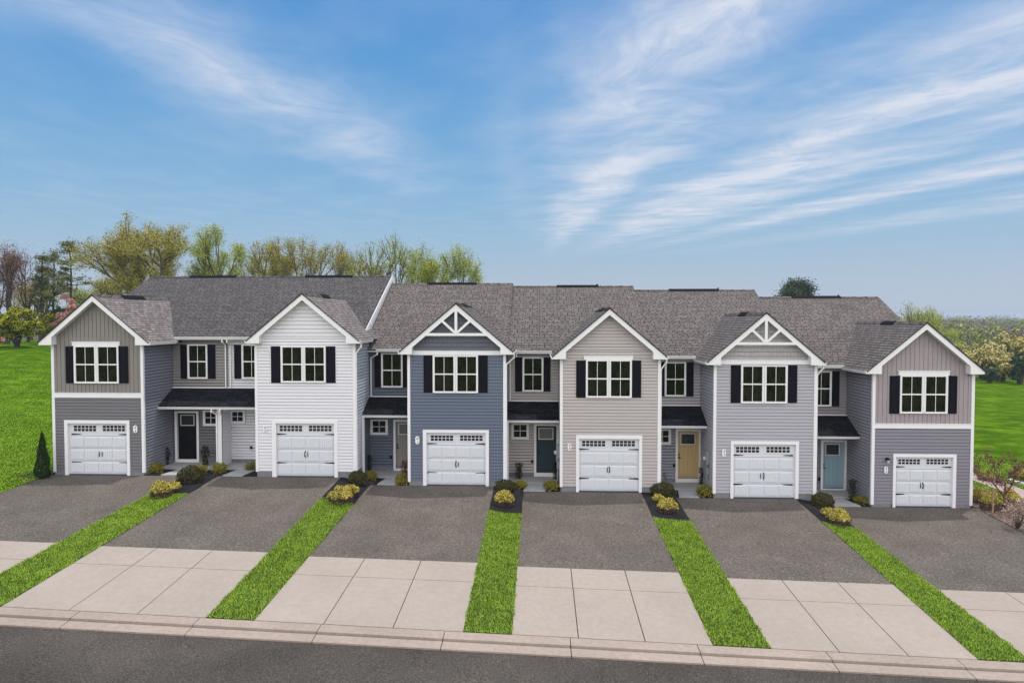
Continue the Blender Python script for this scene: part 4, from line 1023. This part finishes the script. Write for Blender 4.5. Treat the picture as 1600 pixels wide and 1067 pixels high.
# arborvitae
q = onG(67, 747); t = thing('arborvitae', (q.x, q.y, q.z), 'dark green conical evergreen at the left corner of the end house', 'shrub'); hh = 70*(q-CAM).dot(Fw)/FPX
rg = np.random.default_rng(5); n = 5200; z = rg.random(n)**1.25; a = rg.uniform(0, 6.28, n)
rr = .27*np.clip((1-z)**.75*1.15, 0, 1)*np.clip(z*6+.6, 0, 1)*(1+.18*np.sin(a*3+z*14))*(.62+.38*rg.random(n)**.4)
quads_obj('foliage', np.stack([q.x+rr*np.cos(a), q.y+rr*np.sin(a), q.z+.05+z*hh], 1), .085, M_ARB, t, 5, .35, 1.5)
m = MB(); m.tube((q.x,q.y,q.z-.05), (q.x,q.y,q.z+hh*.8), .04, .01, 6); m.build('trunk', mat('bark_brown', (.10,.075,.055), .95, nscale=8, namt=.3), t)

# ------------------------------------------------------------------ trees
BARK = mat('bark_grey', (.13,.105,.085), .95, nscale=3, namt=.35); BARKD = mat('bark_dark', (.055,.045,.040), .95, nscale=3, namt=.3)
def tree(px, top, Y, wpx, label, leaf, size, nl, seed, name='tree', bark=None, levels=5, fork=.16, lean=0, split=(2,3), ang=.50, gather=1.0, group=None, base=None, lsize=None, multi=1, droop=0.0, leafup=0.0, z0=None):
    rg = random.Random(seed); X = X_(px, Y, 450); zb = G(X, Y) if z0 is None else z0; Ht = Z_(px, top, Y)-zb; wd_ = wpx*(Y+28)/FPX/2
    t = thing(name, (X, Y, zb), label, 'tree', group); mb = MB(); tips = []
    base_p = Vector((X, Y, zb-.2)); crown_c = Vector((X, Y, zb+Ht*.62))
    def grow(p, d, ln, r, lv):
        k = 3 if lv > 1 else 2; q = p
        for i in range(k):
            d2 = (d+Vector((rg.gauss(0,.10), rg.gauss(0,.10), rg.gauss(.03,.06)-droop*(lv == 1)))).normalized()
            q2 = q+d2*(ln/k); ra, rb = r*(1-.30*i/k), r*(1-.30*(i+1)/k)
            mb.tube(q, q2, ra, rb, 6 if lv >= levels-1 else (4 if lv > 1 else 3), False); q, d = q2, d2
            if lv <= 2: tips.append((q.copy(), lv))
            if lv < levels and lv > 1 and rg.random() < .55 and i < k-1:
                s_ = side(d, ang*1.35); grow(q, s_, ln*.55, rb*.45, lv-2 if lv > 2 else 1)
        if lv <= 1: return
        n = rg.randint(*split)+(1 if lv == levels else 0)
        for j in range(n): grow(q, side(d, ang*rg.uniform(.55, 1.25)), ln*rg.uniform(.62, .86), r*.60, lv-1)
    def side(d, a):
        o = d.orthogonal().normalized(); o.rotate(Matrix.Rotation(rg.uniform(0, 6.283), 3, d)); v_ = (d*math.cos(a)+o*math.sin(a)); v_.z += .10; return v_.normalized()
    for m_i in range(multi):
        d0 = Vector((lean+rg.gauss(0,.05)+(0 if multi == 1 else (m_i-(multi-1)/2)*.28), rg.gauss(0,.06), 1)).normalized()
        grow(base_p+Vector((m_i*.15,0,0)), d0, Ht*fork, max(.028, Ht*.015), levels)
    # fit the grown tree to the height and spread seen
    A = np.array(mb.v); zmx = A[:,2].max()-zb; s_z = Ht/zmx; dx = np.percentile(np.abs(A[:,0]-X), 99); s_x = wd_/max(dx, .1)
    f = lambda v_: (X+(v_[0]-X)*s_x, Y+(v_[1]-Y)*s_x, zb+(v_[2]-zb)*s_z)
    mb.v = [f(v_) for v_ in mb.v]; mb.build('trunk', bark or BARK, t)
    if nl:
        T_ = np.array([f(p) for p, lv in tips]); r2 = np.random.default_rng(seed)
        idx = r2.integers(0, len(T_), nl); keep = r2.random(len(T_)) < gather; idx = idx[keep[idx]]
        c = T_[idx]+r2.normal(size=(len(idx),3))*size*.8*np.array([1,1,.8])
        quads_obj('crown', c, lsize or .22, leaf, t, seed, .6, leafup)
    return t
LG = leafmat('spring_green_leaf', (.20,.24,.030), (.62,.66,.14), .45); LO = leafmat('olive_gold_leaf', (.20,.175,.035), (.64,.56,.14), .45)
LB = leafmat('brown_bud', (.14,.09,.045), (.30,.21,.10), .2); LM = leafmat('magnolia_leaf', (.03,.045,.006), (.66,.66,.05), .3); LP = leafmat('pink_blossom', (.30,.13,.10), (.85,.50,.42), .35)
LN = leafmat('pine_needle', (.070,.085,.035), (.34,.35,.14), .35); LR = leafmat('red_bud', (.14,.07,.055), (.32,.18,.14), .2); LY = leafmat('cream_yellow_leaf', (.13,.13,.03), (1.0,.88,.42), .35)
LD = leafmat('holly_leaf', (.018,.045,.030), (.09,.16,.09), .2); LRT = leafmat('maroon_leaf', (.10,.035,.03), (.33,.15,.12), .3)
GR = 'trees behind the row of houses'
for a in [
 (255,344,48,175,'tall broad golden olive tree, biggest behind the leftmost roofs',LO,.36,39360,11,dict(levels=6,multi=2,lsize=.15)),
 (372,353,50,130,'tall spring green tree with pointed top behind the left house ridge',LG,.42,20992,12,dict(levels=6,lsize=.14,gather=.85)),
 (428,373,52,105,'brownish gold tree right of the tall spring green tree',LO,.36,15743,13,dict(levels=6,lsize=.13,gather=.85)),
 (484,368,50,110,'gold topped tree with a round crown behind the white gable ridge',LO,.34,15743,14,dict(levels=6,lsize=.13,gather=.8)),
 (525,380,54,90,'thin gold tree beside the bare gap in the tree line',LO,.32,7871,15,dict(levels=6,lsize=.13,gather=.7)),
 (556,386,58,70,'nearly bare tree, smallest of the row behind the ridge',LB,.28,1967,16,dict(levels=6,lsize=.12,gather=.6)),
 (602,357,50,115,'open sparse tree with yellow green buds left of the roof step',LG,.32,8528,17,dict(levels=6,lsize=.13,gather=.75)),
 (664,378,52,95,'yellow green tree behind the roof step',LG,.40,19680,18,dict(levels=6,lsize=.14,gather=.85)),
 (712,386,54,78,'bright green tree, farthest right behind the blue house roof',LG,.36,11808,19,dict(levels=6,lsize=.14,gather=.8)),
 (205,393,58,100,'dull olive tree left of the biggest golden tree',LO,.32,10496,20,dict(levels=6,lsize=.14,gather=.8)),
 (160,422,66,90,'low brownish tree between the pines and the golden tree',LO,.34,7871,21,dict(levels=6,lsize=.15)),
 (332,402,62,90,'low green yellow tree in the dip left of the pointed green tree',LG,.36,7871,31,dict(levels=6,lsize=.15)),
 (400,398,66,90,'low yellow green tree filling between green and gold crowns',LG,.36,7871,32,dict(levels=6,lsize=.15)),
 (455,392,66,90,'low bronze tree behind the brownish gold one',LO,.34,7871,33,dict(levels=6,lsize=.15)),
 (572,396,66,80,'low budding tree behind the nearly bare one',LG,.34,4592,34,dict(levels=6,lsize=.14,gather=.7)),
 (635,392,66,90,'low yellow green tree in the gap above the roof step',LG,.36,7871,35,dict(levels=6,lsize=.15)),
]:
    px, top, Y, w, lb, lf, sz, nl, sd_, kw = a; tree(px, top, Y, w, lb, lf, sz, nl, sd_, name='deciduous_tree', group=GR, **kw)
for a in [
 (8,377,48,70,'dark bare tree at the left frame edge',LR,.42,5000,41,dict(levels=6,bark=BARKD)),
 (42,385,55,62,'bare dark tree with reddish twigs left of the pines',LR,.42,3500,42,dict(levels=6,bark=BARKD)),
 (-12,398,60,60,'bare tree cut by the left frame edge',LR,.4,3500,43,dict(levels=6,bark=BARKD)),
 (62,440,70,50,'short brown tree in front of the pines',LO,.4,4500,44,dict(levels=5,bark=BARKD)),
 (135,440,75,60,'short bare brown tree right of the tallest pine',LO,.4,5500,45,dict(levels=5,bark=BARK)),
 (188,432,78,80,'olive thicket tree behind the left gable ridge',LO,.4,6000,48,dict(levels=5,bark=BARK)),
 (125,452,64,60,'low olive tree beside the pink blossoms',LG,.4,5000,49,dict(levels=5,bark=BARK)),
 (48,430,76,70,'bare brown tree behind the slim pine',LB,.4,3500,50,dict(levels=6,bark=BARKD)),
 (20,450,85,70,'far brown tree low behind the bare trunks',LO,.45,4500,46,dict(levels=5,bark=BARK)),
 (100,455,85,70,'far brown tree low behind the pines',LO,.45,4500,47,dict(levels=5,bark=BARK)),
]:
    px, top, Y, w, lb, lf, sz, nl, sd_, kw = a; tree(px, top, Y, w, lb, lf, sz, nl, sd_, name='bare_tree', group='bare trees on the left hill', lsize=.14, **kw)
def pine(px, top, Y, wpx, label, seed):
    rg = random.Random(seed); X = X_(px, Y, 450); zb = G(X, Y); Ht = Z_(px, top, Y)-zb; w = wpx*(Y+28)/FPX/2
    t = thing('pine_tree', (X, Y, zb), label, 'tree', 'pines on the left hill'); mb = MB(); c = []
    p = Vector((X, Y, zb-.1)); k = 14
    pts = [p+Vector((math.sin(i*.5+seed)*.12, 0, Ht*i/k)) for i in range(k+1)]
    for i in range(k): mb.tube(pts[i], pts[i+1], Ht*.014*(1-i/k*.8)+.02, Ht*.014*(1-(i+1)/k*.8)+.02, 6, False)
    for i in range(26):
        f = rg.uniform(.42, .99); j = min(k-1, int(f*k)); b0 = pts[j].lerp(pts[j+1], f*k-j); a = rg.uniform(0, 6.28)
        ln = w*(1.05-.75*max(0, f-.55)/.45)*rg.uniform(.55, 1.0)*(.6 if f < .55 else 1)
        e_ = b0+Vector((math.cos(a)*ln, math.sin(a)*ln, ln*rg.uniform(-.02, .35))); mb.tube(b0, e_, .07, .02, 4, False)
        for s_ in range(2):
            q = b0.lerp(e_, rg.uniform(.55, 1.0)); rr = rg.uniform(.35, .7)*(w/2.4)**.5
            for _ in range(60):
                d = Vector((rg.gauss(0,1), rg.gauss(0,1), rg.gauss(0,1)*.42)); c.append(tuple(q+d*rr*.62+Vector((0,0,.15))))
    for _ in range(260): c.append(tuple(pts[-1]+Vector((rg.gauss(0,.5), rg.gauss(0,.5), rg.gauss(-.5,.45)))))
    mb.build('trunk', BARKD, t); quads_obj('crown', c, .26, LN, t, seed, .35)
pine(110, 378, 50, 56, 'tallest pine with a flat dark crown on the left hill', 3)
pine(84, 396, 56, 46, 'middle pine left of the tallest pine', 8); pine(66, 400, 52, 34, 'slim pine leftmost of the three', 13); 
# broad leafed evergreens, blossom shrubs
def leafy(name, px, basey, top, wpx, Y, label, leaf, n, ls, seed, cat='tree', group=None, bark=None, trunk=.25, lump=.3):
    X = X_(px, Y, basey); zb = G(X, Y); Ht = Z_(px, top, Y)-zb; w = wpx*(Y+28)/FPX/2; rg = np.random.default_rng(seed)
    t = thing(name, (X, Y, zb), label, cat, group); c = []; mb = MB(); r_ = random.Random(seed)
    ncl = 46
    cls = []
    while len(cls) < ncl:
        d = rg.normal(size=3); d /= np.linalg.norm(d); r = rg.random()**.35
        k = 1+lump*noise.noise(Vector(d*2+seed))*1.5; q = d*r*k*.86
        if q[2] < -.85: continue
        cls.append(np.array([X+q[0]*w, Y+q[1]*w, zb+Ht*(trunk+(1-trunk)*(.5+.5*q[2]))]))
    for q in cls:
        s = w*rg.uniform(.13, .24); m_ = int(n/ncl); d = rg.normal(size=(m_,3)); d /= np.linalg.norm(d, axis=1)[:,None]
        c.append(q+d*(s*(.6+.5*rg.random((m_,1))))*np.array([1,1,.75]))
        st = Vector((X+r_.gauss(0,.12), Y+r_.gauss(0,.12), zb-.1)); md = Vector((X+(q[0]-X)*.4, Y+(q[1]-Y)*.4, zb+(q[2]-zb)*.55))
        if len(mb.f) < 200: mb.tube(st, md, .05+Ht*.006, .03+Ht*.003, 5, False); mb.tube(md, Vector(q), .03+Ht*.003, .02, 4, False)
    mb.build('trunk', bark or BARKD, t); cc = np.concatenate(c); cc = cc[cc[:,2] > zb+.05]
    quads_obj('crown', cc, ls, leaf, t, seed, .55); return t
leafy('magnolia_tree', 28, 548, 477, 92, 42, 'round yellow green magnolia on the left lawn', LM, 20000, .20, 7, trunk=.2)
leafy('magnolia_tree', 78, 545, 484, 44, 50, 'smaller yellow green magnolia behind the left gable', LM, 9000, .20, 8, trunk=.1)
leafy('blossom_tree', 114, 540, 452, 70, 50, 'coral pink blossom tree behind the left gable', LP, 6500, .20, 9, trunk=.1)
leafy('blossom_tree', 6, 548, 522, 26, 50, 'low pink blossom shrub beneath the magnolia', LP, 1500, .18, 10, cat='shrub', trunk=0)
leafy('dark_shrub', 92, 545, 470, 40, 56, 'dark evergreen shrub behind the pink blossom tree', LD, 3000, .22, 15, cat='shrub', trunk=0)
tree(1237, 440, 60, 58, 'dark evergreen crown rising over the right roofs', leafmat('cedar_leaf', (.02,.035,.022), (.10,.125,.07), .15), .55, 26000, 23, name='evergreen_tree', levels=6, lsize=.2, fork=.35, bark=BARKD)
tree(1436, 473, 62, 80, 'thin olive tree behind the right end gable', LG, .35, 3200, 51, name='deciduous_tree', levels=6, lsize=.17)
tree(1405, 484, 66, 70, 'low olive tree beside the thin one behind the right end gable', LG, .4, 5200, 55, name='deciduous_tree', levels=6, lsize=.19)
tree(1468, 480, 80, 70, 'grey olive tree right of the thin one', LG, .4, 4200, 56, name='deciduous_tree', levels=6, lsize=.19)
for i, a in enumerate([(1500,590,528,64,64,'cream yellow bush by the right gable',LY,6500),(1535,592,533,70,66,'cream yellow bush in the middle of the right hedge',LY,7000),(1578,592,511,58,68,'tall cream and green bush near the right edge',LY,7500),
    (1567,592,548,46,61,'pinkish cream bush in front of the tall one',LY,3800),(1612,592,520,50,70,'cream bush cut by the right frame edge',LY,5000),(1594,592,548,34,58,'dark blue green holly bush at the right',LD,3600),(1546,592,567,26,59,'small dark green bush under the cream bushes',LD,1800),
    (1490,545,508,44,84,'bright yellow green tree above the hedge',LG,3800)]):
    px, by, top, w, Y, lb, lf, n = a; leafy('hedge_bush' if 'bush' in lb else 'small_tree', px, by, top, w, Y, lb, lf, n, .26, 60+i, cat='bush' if 'bush' in lb else 'tree', trunk=.02)
# boulders under the hedge
BOULD = mat('pale_boulder', (.42,.41,.39), .9, nscale=2, namt=.25, bump=.6, bscale=8)
for k, (px, py, w, h_) in enumerate([(1543,589.5,20,5),(1566,590,12,4),(1588,591,9,4)]):
    q = onG(px, py+1.5); d = (q-CAM).dot(Fw); bm = bmesh.new(); bmesh.ops.create_icosphere(bm, subdivisions=3, radius=1)
    for v_ in bm.verts:
        n_ = 1+.35*noise.noise(v_.co*1.3+Vector((k*5,0,0))); v_.co = Vector((v_.co.x*n_*w*d/FPX/2, v_.co.y*n_*w*d/FPX/2.6, v_.co.z*n_*h_*d/FPX))
    me = bpy.data.meshes.new('boulder'); bm.to_mesh(me); bm.free(); me.materials.append(BOULD); o = bpy.data.objects.new('boulder', me); col.objects.link(o); o.location = (q.x, q.y+.5, G(q.x, q.y)+.05)
    tag(o, ['long pale boulder under the cream bushes','middle pale boulder of the three','smallest pale boulder beside the holly bush'][k], 'boulder', 'boulders at the edge of the right lawn')
# red leaved young tree, its stake, pink shrub
q = onG(1577, 797); X0, Y0, Zb = q.x, q.y, q.z
q2 = onG(1577, 797); 
tree(1577, 703, Y0, 92, 'young tree with maroon leaves in the mulch bed at right', LRT, .10, 1500, 71, name='red_leaved_tree', levels=5, fork=.28, ang=.62, lsize=.075, bark=mat('bark_maroon', (.12,.07,.07), .9), z0=Zb)
q = onG(1551, 803); m = MB(); m.tube((q.x, q.y, q.z-.1), (q.x+.005, q.y, q.z+.98), .035, .032, 6); tag(m.build('wooden_stake', mat('stake_wood', (.36,.22,.13), .8, nscale=8, namt=.2)), 'upright wooden stake in the mulch beside the red leaved tree', 'stake')
def shrub_twiggy(px, py, wpx, hpx, label, seed):
    q = onG(px, py); d = (q-CAM).dot(Fw); w, hh = wpx*d/FPX/2, hpx*d/FPX; rg = np.random.default_rng(seed)
    t = thing('flowering_shrub', (q.x, q.y, q.z), label, 'shrub'); m = MB(); c = []
    for k in range(45):
        a = rg.uniform(0, 6.28); r = w*rg.random()**.5; e_ = Vector((q.x+math.cos(a)*r, q.y+math.sin(a)*r, q.z+hh*rg.uniform(.5, 1))); m.tube((q.x, q.y, q.z-.02), e_, .006, .003, 4)
        for _ in range(34): c.append((e_.x+rg.normal()*.06, e_.y+rg.normal()*.06, e_.z+rg.normal()*.07))
    m.build('stems', BARKD, t); quads_obj('blossom', c, .05, leafmat('pale_pink_blossom', (.26,.15,.12), (.72,.54,.44), .3), t, seed)
shrub_twiggy(1590, 826, 42, 44, 'pale pink flowering shrub at the right edge of the mulch bed', 5)
# leaves and dead stems strewn over the brown mulch
patch('mulch', (lambda y: 17.58, lambda y: 20.1+.25*math.sin(y)), -2.7, 7.5, .02, MULCHB, 14, 5)
rg = np.random.default_rng(9); n = 900; xx = rg.uniform(17.65, 20.1, n); yy = rg.uniform(-2.7, 4, n)
quads_obj('leaf_litter', np.array([(a, b, G(a, b)+.045) for a, b in zip(xx, yy)]), .09, leafmat('dry_leaf', (.14,.09,.065), (.46,.36,.27), .1), None, 3, .4, 0)
tag(bpy.data.objects['leaf_litter'], 'dry leaves and twigs scattered over the brown mulch bed', 'leaf litter', kind='stuff')
patch('path', (lambda y: 20.55, lambda y: 21.75), -11.5, 9, .03, PATHC, 20, 2)
m = MB(); pr = []
for k in range(15):
    f = k/14; pr.append((22.15+1.5*f**2+.15*f, 5.0-2.9*f))
for a, b in zip(pr[:-1], pr[1:]):
    dx, dy = b[0]-a[0], b[1]-a[1]; 
    za, zb_ = G(*a), G(*b)
    w = .16
    m.face([(a[0], a[1], za+.13), (b[0], b[1], zb_+.13), (b[0]+w, b[1]+w*.6, zb_+.13), (a[0]+w, a[1]+w*.6, za+.13)]); m.face([(a[0], a[1], za-.1), (b[0], b[1], zb_-.1), (b[0], b[1], zb_+.13), (a[0], a[1], za+.13)])
    m.face([(a[0]+w, a[1]+w*.6, za-.1), (b[0]+w, b[1]+w*.6, zb_-.1), (b[0]+w, b[1]+w*.6, zb_+.13), (a[0]+w, a[1]+w*.6, za+.13)])
tag(m.build('edging_kerb', mat('white_stone', (.75,.74,.72), .7, nscale=5, namt=.1)), 'low curved white edging beyond the path at right', 'edging')

# ------------------------------------------------------------------ grass: strips between the drives
def turf(name, areas, dens, hgt, wid, seed, label):
    rg = np.random.default_rng(seed); P_ = []
    for (fa, fb, y0, y1, fy) in areas:
        W_ = fb(0)-fa(0); n = int(abs(W_*(y1-y0))*dens); y = rg.uniform(y0, y1, n); x = np.array([fa(v_)+(fb(v_)-fa(v_))*r for v_, r in zip(y, rg.random(n))])
        for a, b in zip(x, y):
            if fy is None or fy(a, b): P_.append((a, b, G(a, b)+.015))
    P_ = np.array(P_); n = len(P_); ang = rg.uniform(0, 6.28, n); h_ = hgt*rg.uniform(.6, 1.35, n); lean = rg.normal(size=(n,2))*hgt*.45
    dx = np.stack([np.cos(ang), np.sin(ang), 0*ang], 1)*wid/2
    tip = P_+np.stack([lean[:,0], lean[:,1], h_], 1)
    v = np.stack([P_-dx, P_+dx, tip], 1).reshape(-1,3)
    me = bpy.data.meshes.new(name); me.vertices.add(3*n); me.vertices.foreach_set('co', v.ravel()); me.loops.add(3*n); me.loops.foreach_set('vertex_index', np.arange(3*n)); me.polygons.add(n)
    me.polygons.foreach_set('loop_start', np.arange(0,3*n,3)); me.polygons.foreach_set('loop_total', np.full(n,3)); me.update(); me.validate()
    me.materials.append(BLADE); o = bpy.data.objects.new(name, me); col.objects.link(o); tag(o, label, 'grass', kind='stuff')
BLADE = mat('grass_blade', (.080,.165,.004), .6, spec=.08, nscale=2.2, island=1.1, rgb2=(.57,.77,.10), trans=.35)
TURFB = mat('turf_base', (.035,.060,.006), .9, nscale=6, namt=.4)
ar = []
for i in range(5):
    a, b = DR[i][1], DR[i+1][0]
    patch('lawn', (lambda y, a=a: a+.01, lambda y, b=b: b-.01), YK+.02, cut[i]+.15, .008, TURFB, 10, 3)
    ar.append((lambda y, a=a, i=i: a-.01+.018*math.sin(y*5+i)+.012*math.sin(y*13), lambda y, b=b, i=i: b+.01+.018*math.sin(y*6+i)+.012*math.sin(y*11), YK-.02, cut[i]+.12,
        lambda x, y, a=a, b=b, i=i: y < cut[i]-.10*math.sin(math.pi*(x-a)/(b-a))+.12*((x-a)/(b-a)-.5)*(1 if i > 1 else .5)))
turf('grass', ar, 2300, .048, .015, 1, 'bright green grass growing on the strips between the driveways')
turf('lawn_grass', [(lambda y: -50, lambda y: -20.72+.02*math.sin(y*7), -11.55, 34, lambda x, y: x > -23-(y+12)*.62 and (math.sin(x*12.9+y*78.2)*43758.5) % 1 < max(0, 1-max(0, y)/34)**1.5), (lambda y: 17.6, lambda y: 20.5, -8, -2.75, None), (lambda y: 20.15, lambda y: 20.5, -2.7, 8, None), (lambda y: 21.8, lambda y: 25, 0, 14, None)], 420, .05, .028, 2, 'mown grass of the side lawns nearest the houses')

# ------------------------------------------------------------------ far woods and hills
rg = np.random.default_rng(77); c1 = []; c2 = []
for k in range(900):
    Y = rg.uniform(110, 620); X = (rg.uniform(560, 900)/FPX)*(Y+28) if k % 3 else (rg.uniform(-900, 560)/FPX)*(Y+28)
    if X < 0 and Y < 200: continue
    zb = G(X, Y); hh = rg.uniform(4.5, 9.5) if Y < 200 else rg.uniform(6, 13)
    n = 260 if Y < 260 else 110; r = hh*rg.uniform(.3, .5)
    d = rg.normal(size=(n,3)); d /= np.linalg.norm(d, axis=1)[:,None]; p = np.array([X, Y, zb+hh*.55])+d*rg.random((n,1))**.5*np.array([r, r, hh*.5])
    (c1 if rg.random() < .55 else c2).append(p)
WB = leafmat('bare_wood_twigs', (.07,.065,.075), (.22,.205,.22), .15); WG = leafmat('wood_spring_leaf', (.11,.14,.025), (.46,.48,.10), .3)
tag(quads_obj('far_woods', np.concatenate(c1), 1.0, WB, None, 1, .18, .8), 'grey bare woods beyond the right hedge', 'woods', kind='stuff')
tag(quads_obj('far_woods', np.concatenate(c2), .9, WG, None, 2, .6), 'yellow green crowns scattered through the far woods', 'woods', kind='stuff')
mb = MB(); HM = mat('hill_forest', (.07,.075,.05), 1, nscale=.01, namt=.4)
for (R0, hz_, sd_) in ((1500, 6, 1), (2300, 16, 2), (3200, 26, 3)):
    pr = []; 
    for k in range(241):
        a = R(-60+120*k/240); x, y = math.sin(a)*R0, math.cos(a)*R0
        z = 2+hz_*(.55+.45*noise.noise(Vector((a*6, sd_*3.1, 0))))+1.2*noise.noise(Vector((a*90, sd_, 1)))
        pr.append((x, y, z))
    for p, q in zip(pr[:-1], pr[1:]):
        f = 1.05; g = 1.25
        mb.face([(p[0], p[1], -15), (q[0], q[1], -15), (q[0]*f, q[1]*f, q[2]), (p[0]*f, p[1]*f, p[2])]); mb.face([(p[0]*f, p[1]*f, p[2]), (q[0]*f, q[1]*f, q[2]), (q[0]*g, q[1]*g, -20), (p[0]*g, p[1]*g, -20)])
tag(mb.build('hills', HM), kind='structure')

# hazy air: one closed box round the scene
HZM = bpy.data.materials.new('haze_air'); HZM.use_nodes = True; t_ = HZM.node_tree; t_.nodes.clear(); vo = t_.nodes.new('ShaderNodeVolumePrincipled'); mo = t_.nodes.new('ShaderNodeOutputMaterial'); t_.links.new(vo.outputs[0], mo.inputs['Volume'])
vo.inputs['Color'].default_value = (.80,.88,1,1); vo.inputs['Density'].default_value = .00035; vo.inputs['Anisotropy'].default_value = .2
zs = [v_[2] for v_ in mb.v]
m = MB(); m.box(-4600, 4600, -1600, 4700, -40, 46); tag(m.build('haze', HZM), 'thin blue haze in the air', 'haze', kind='stuff')
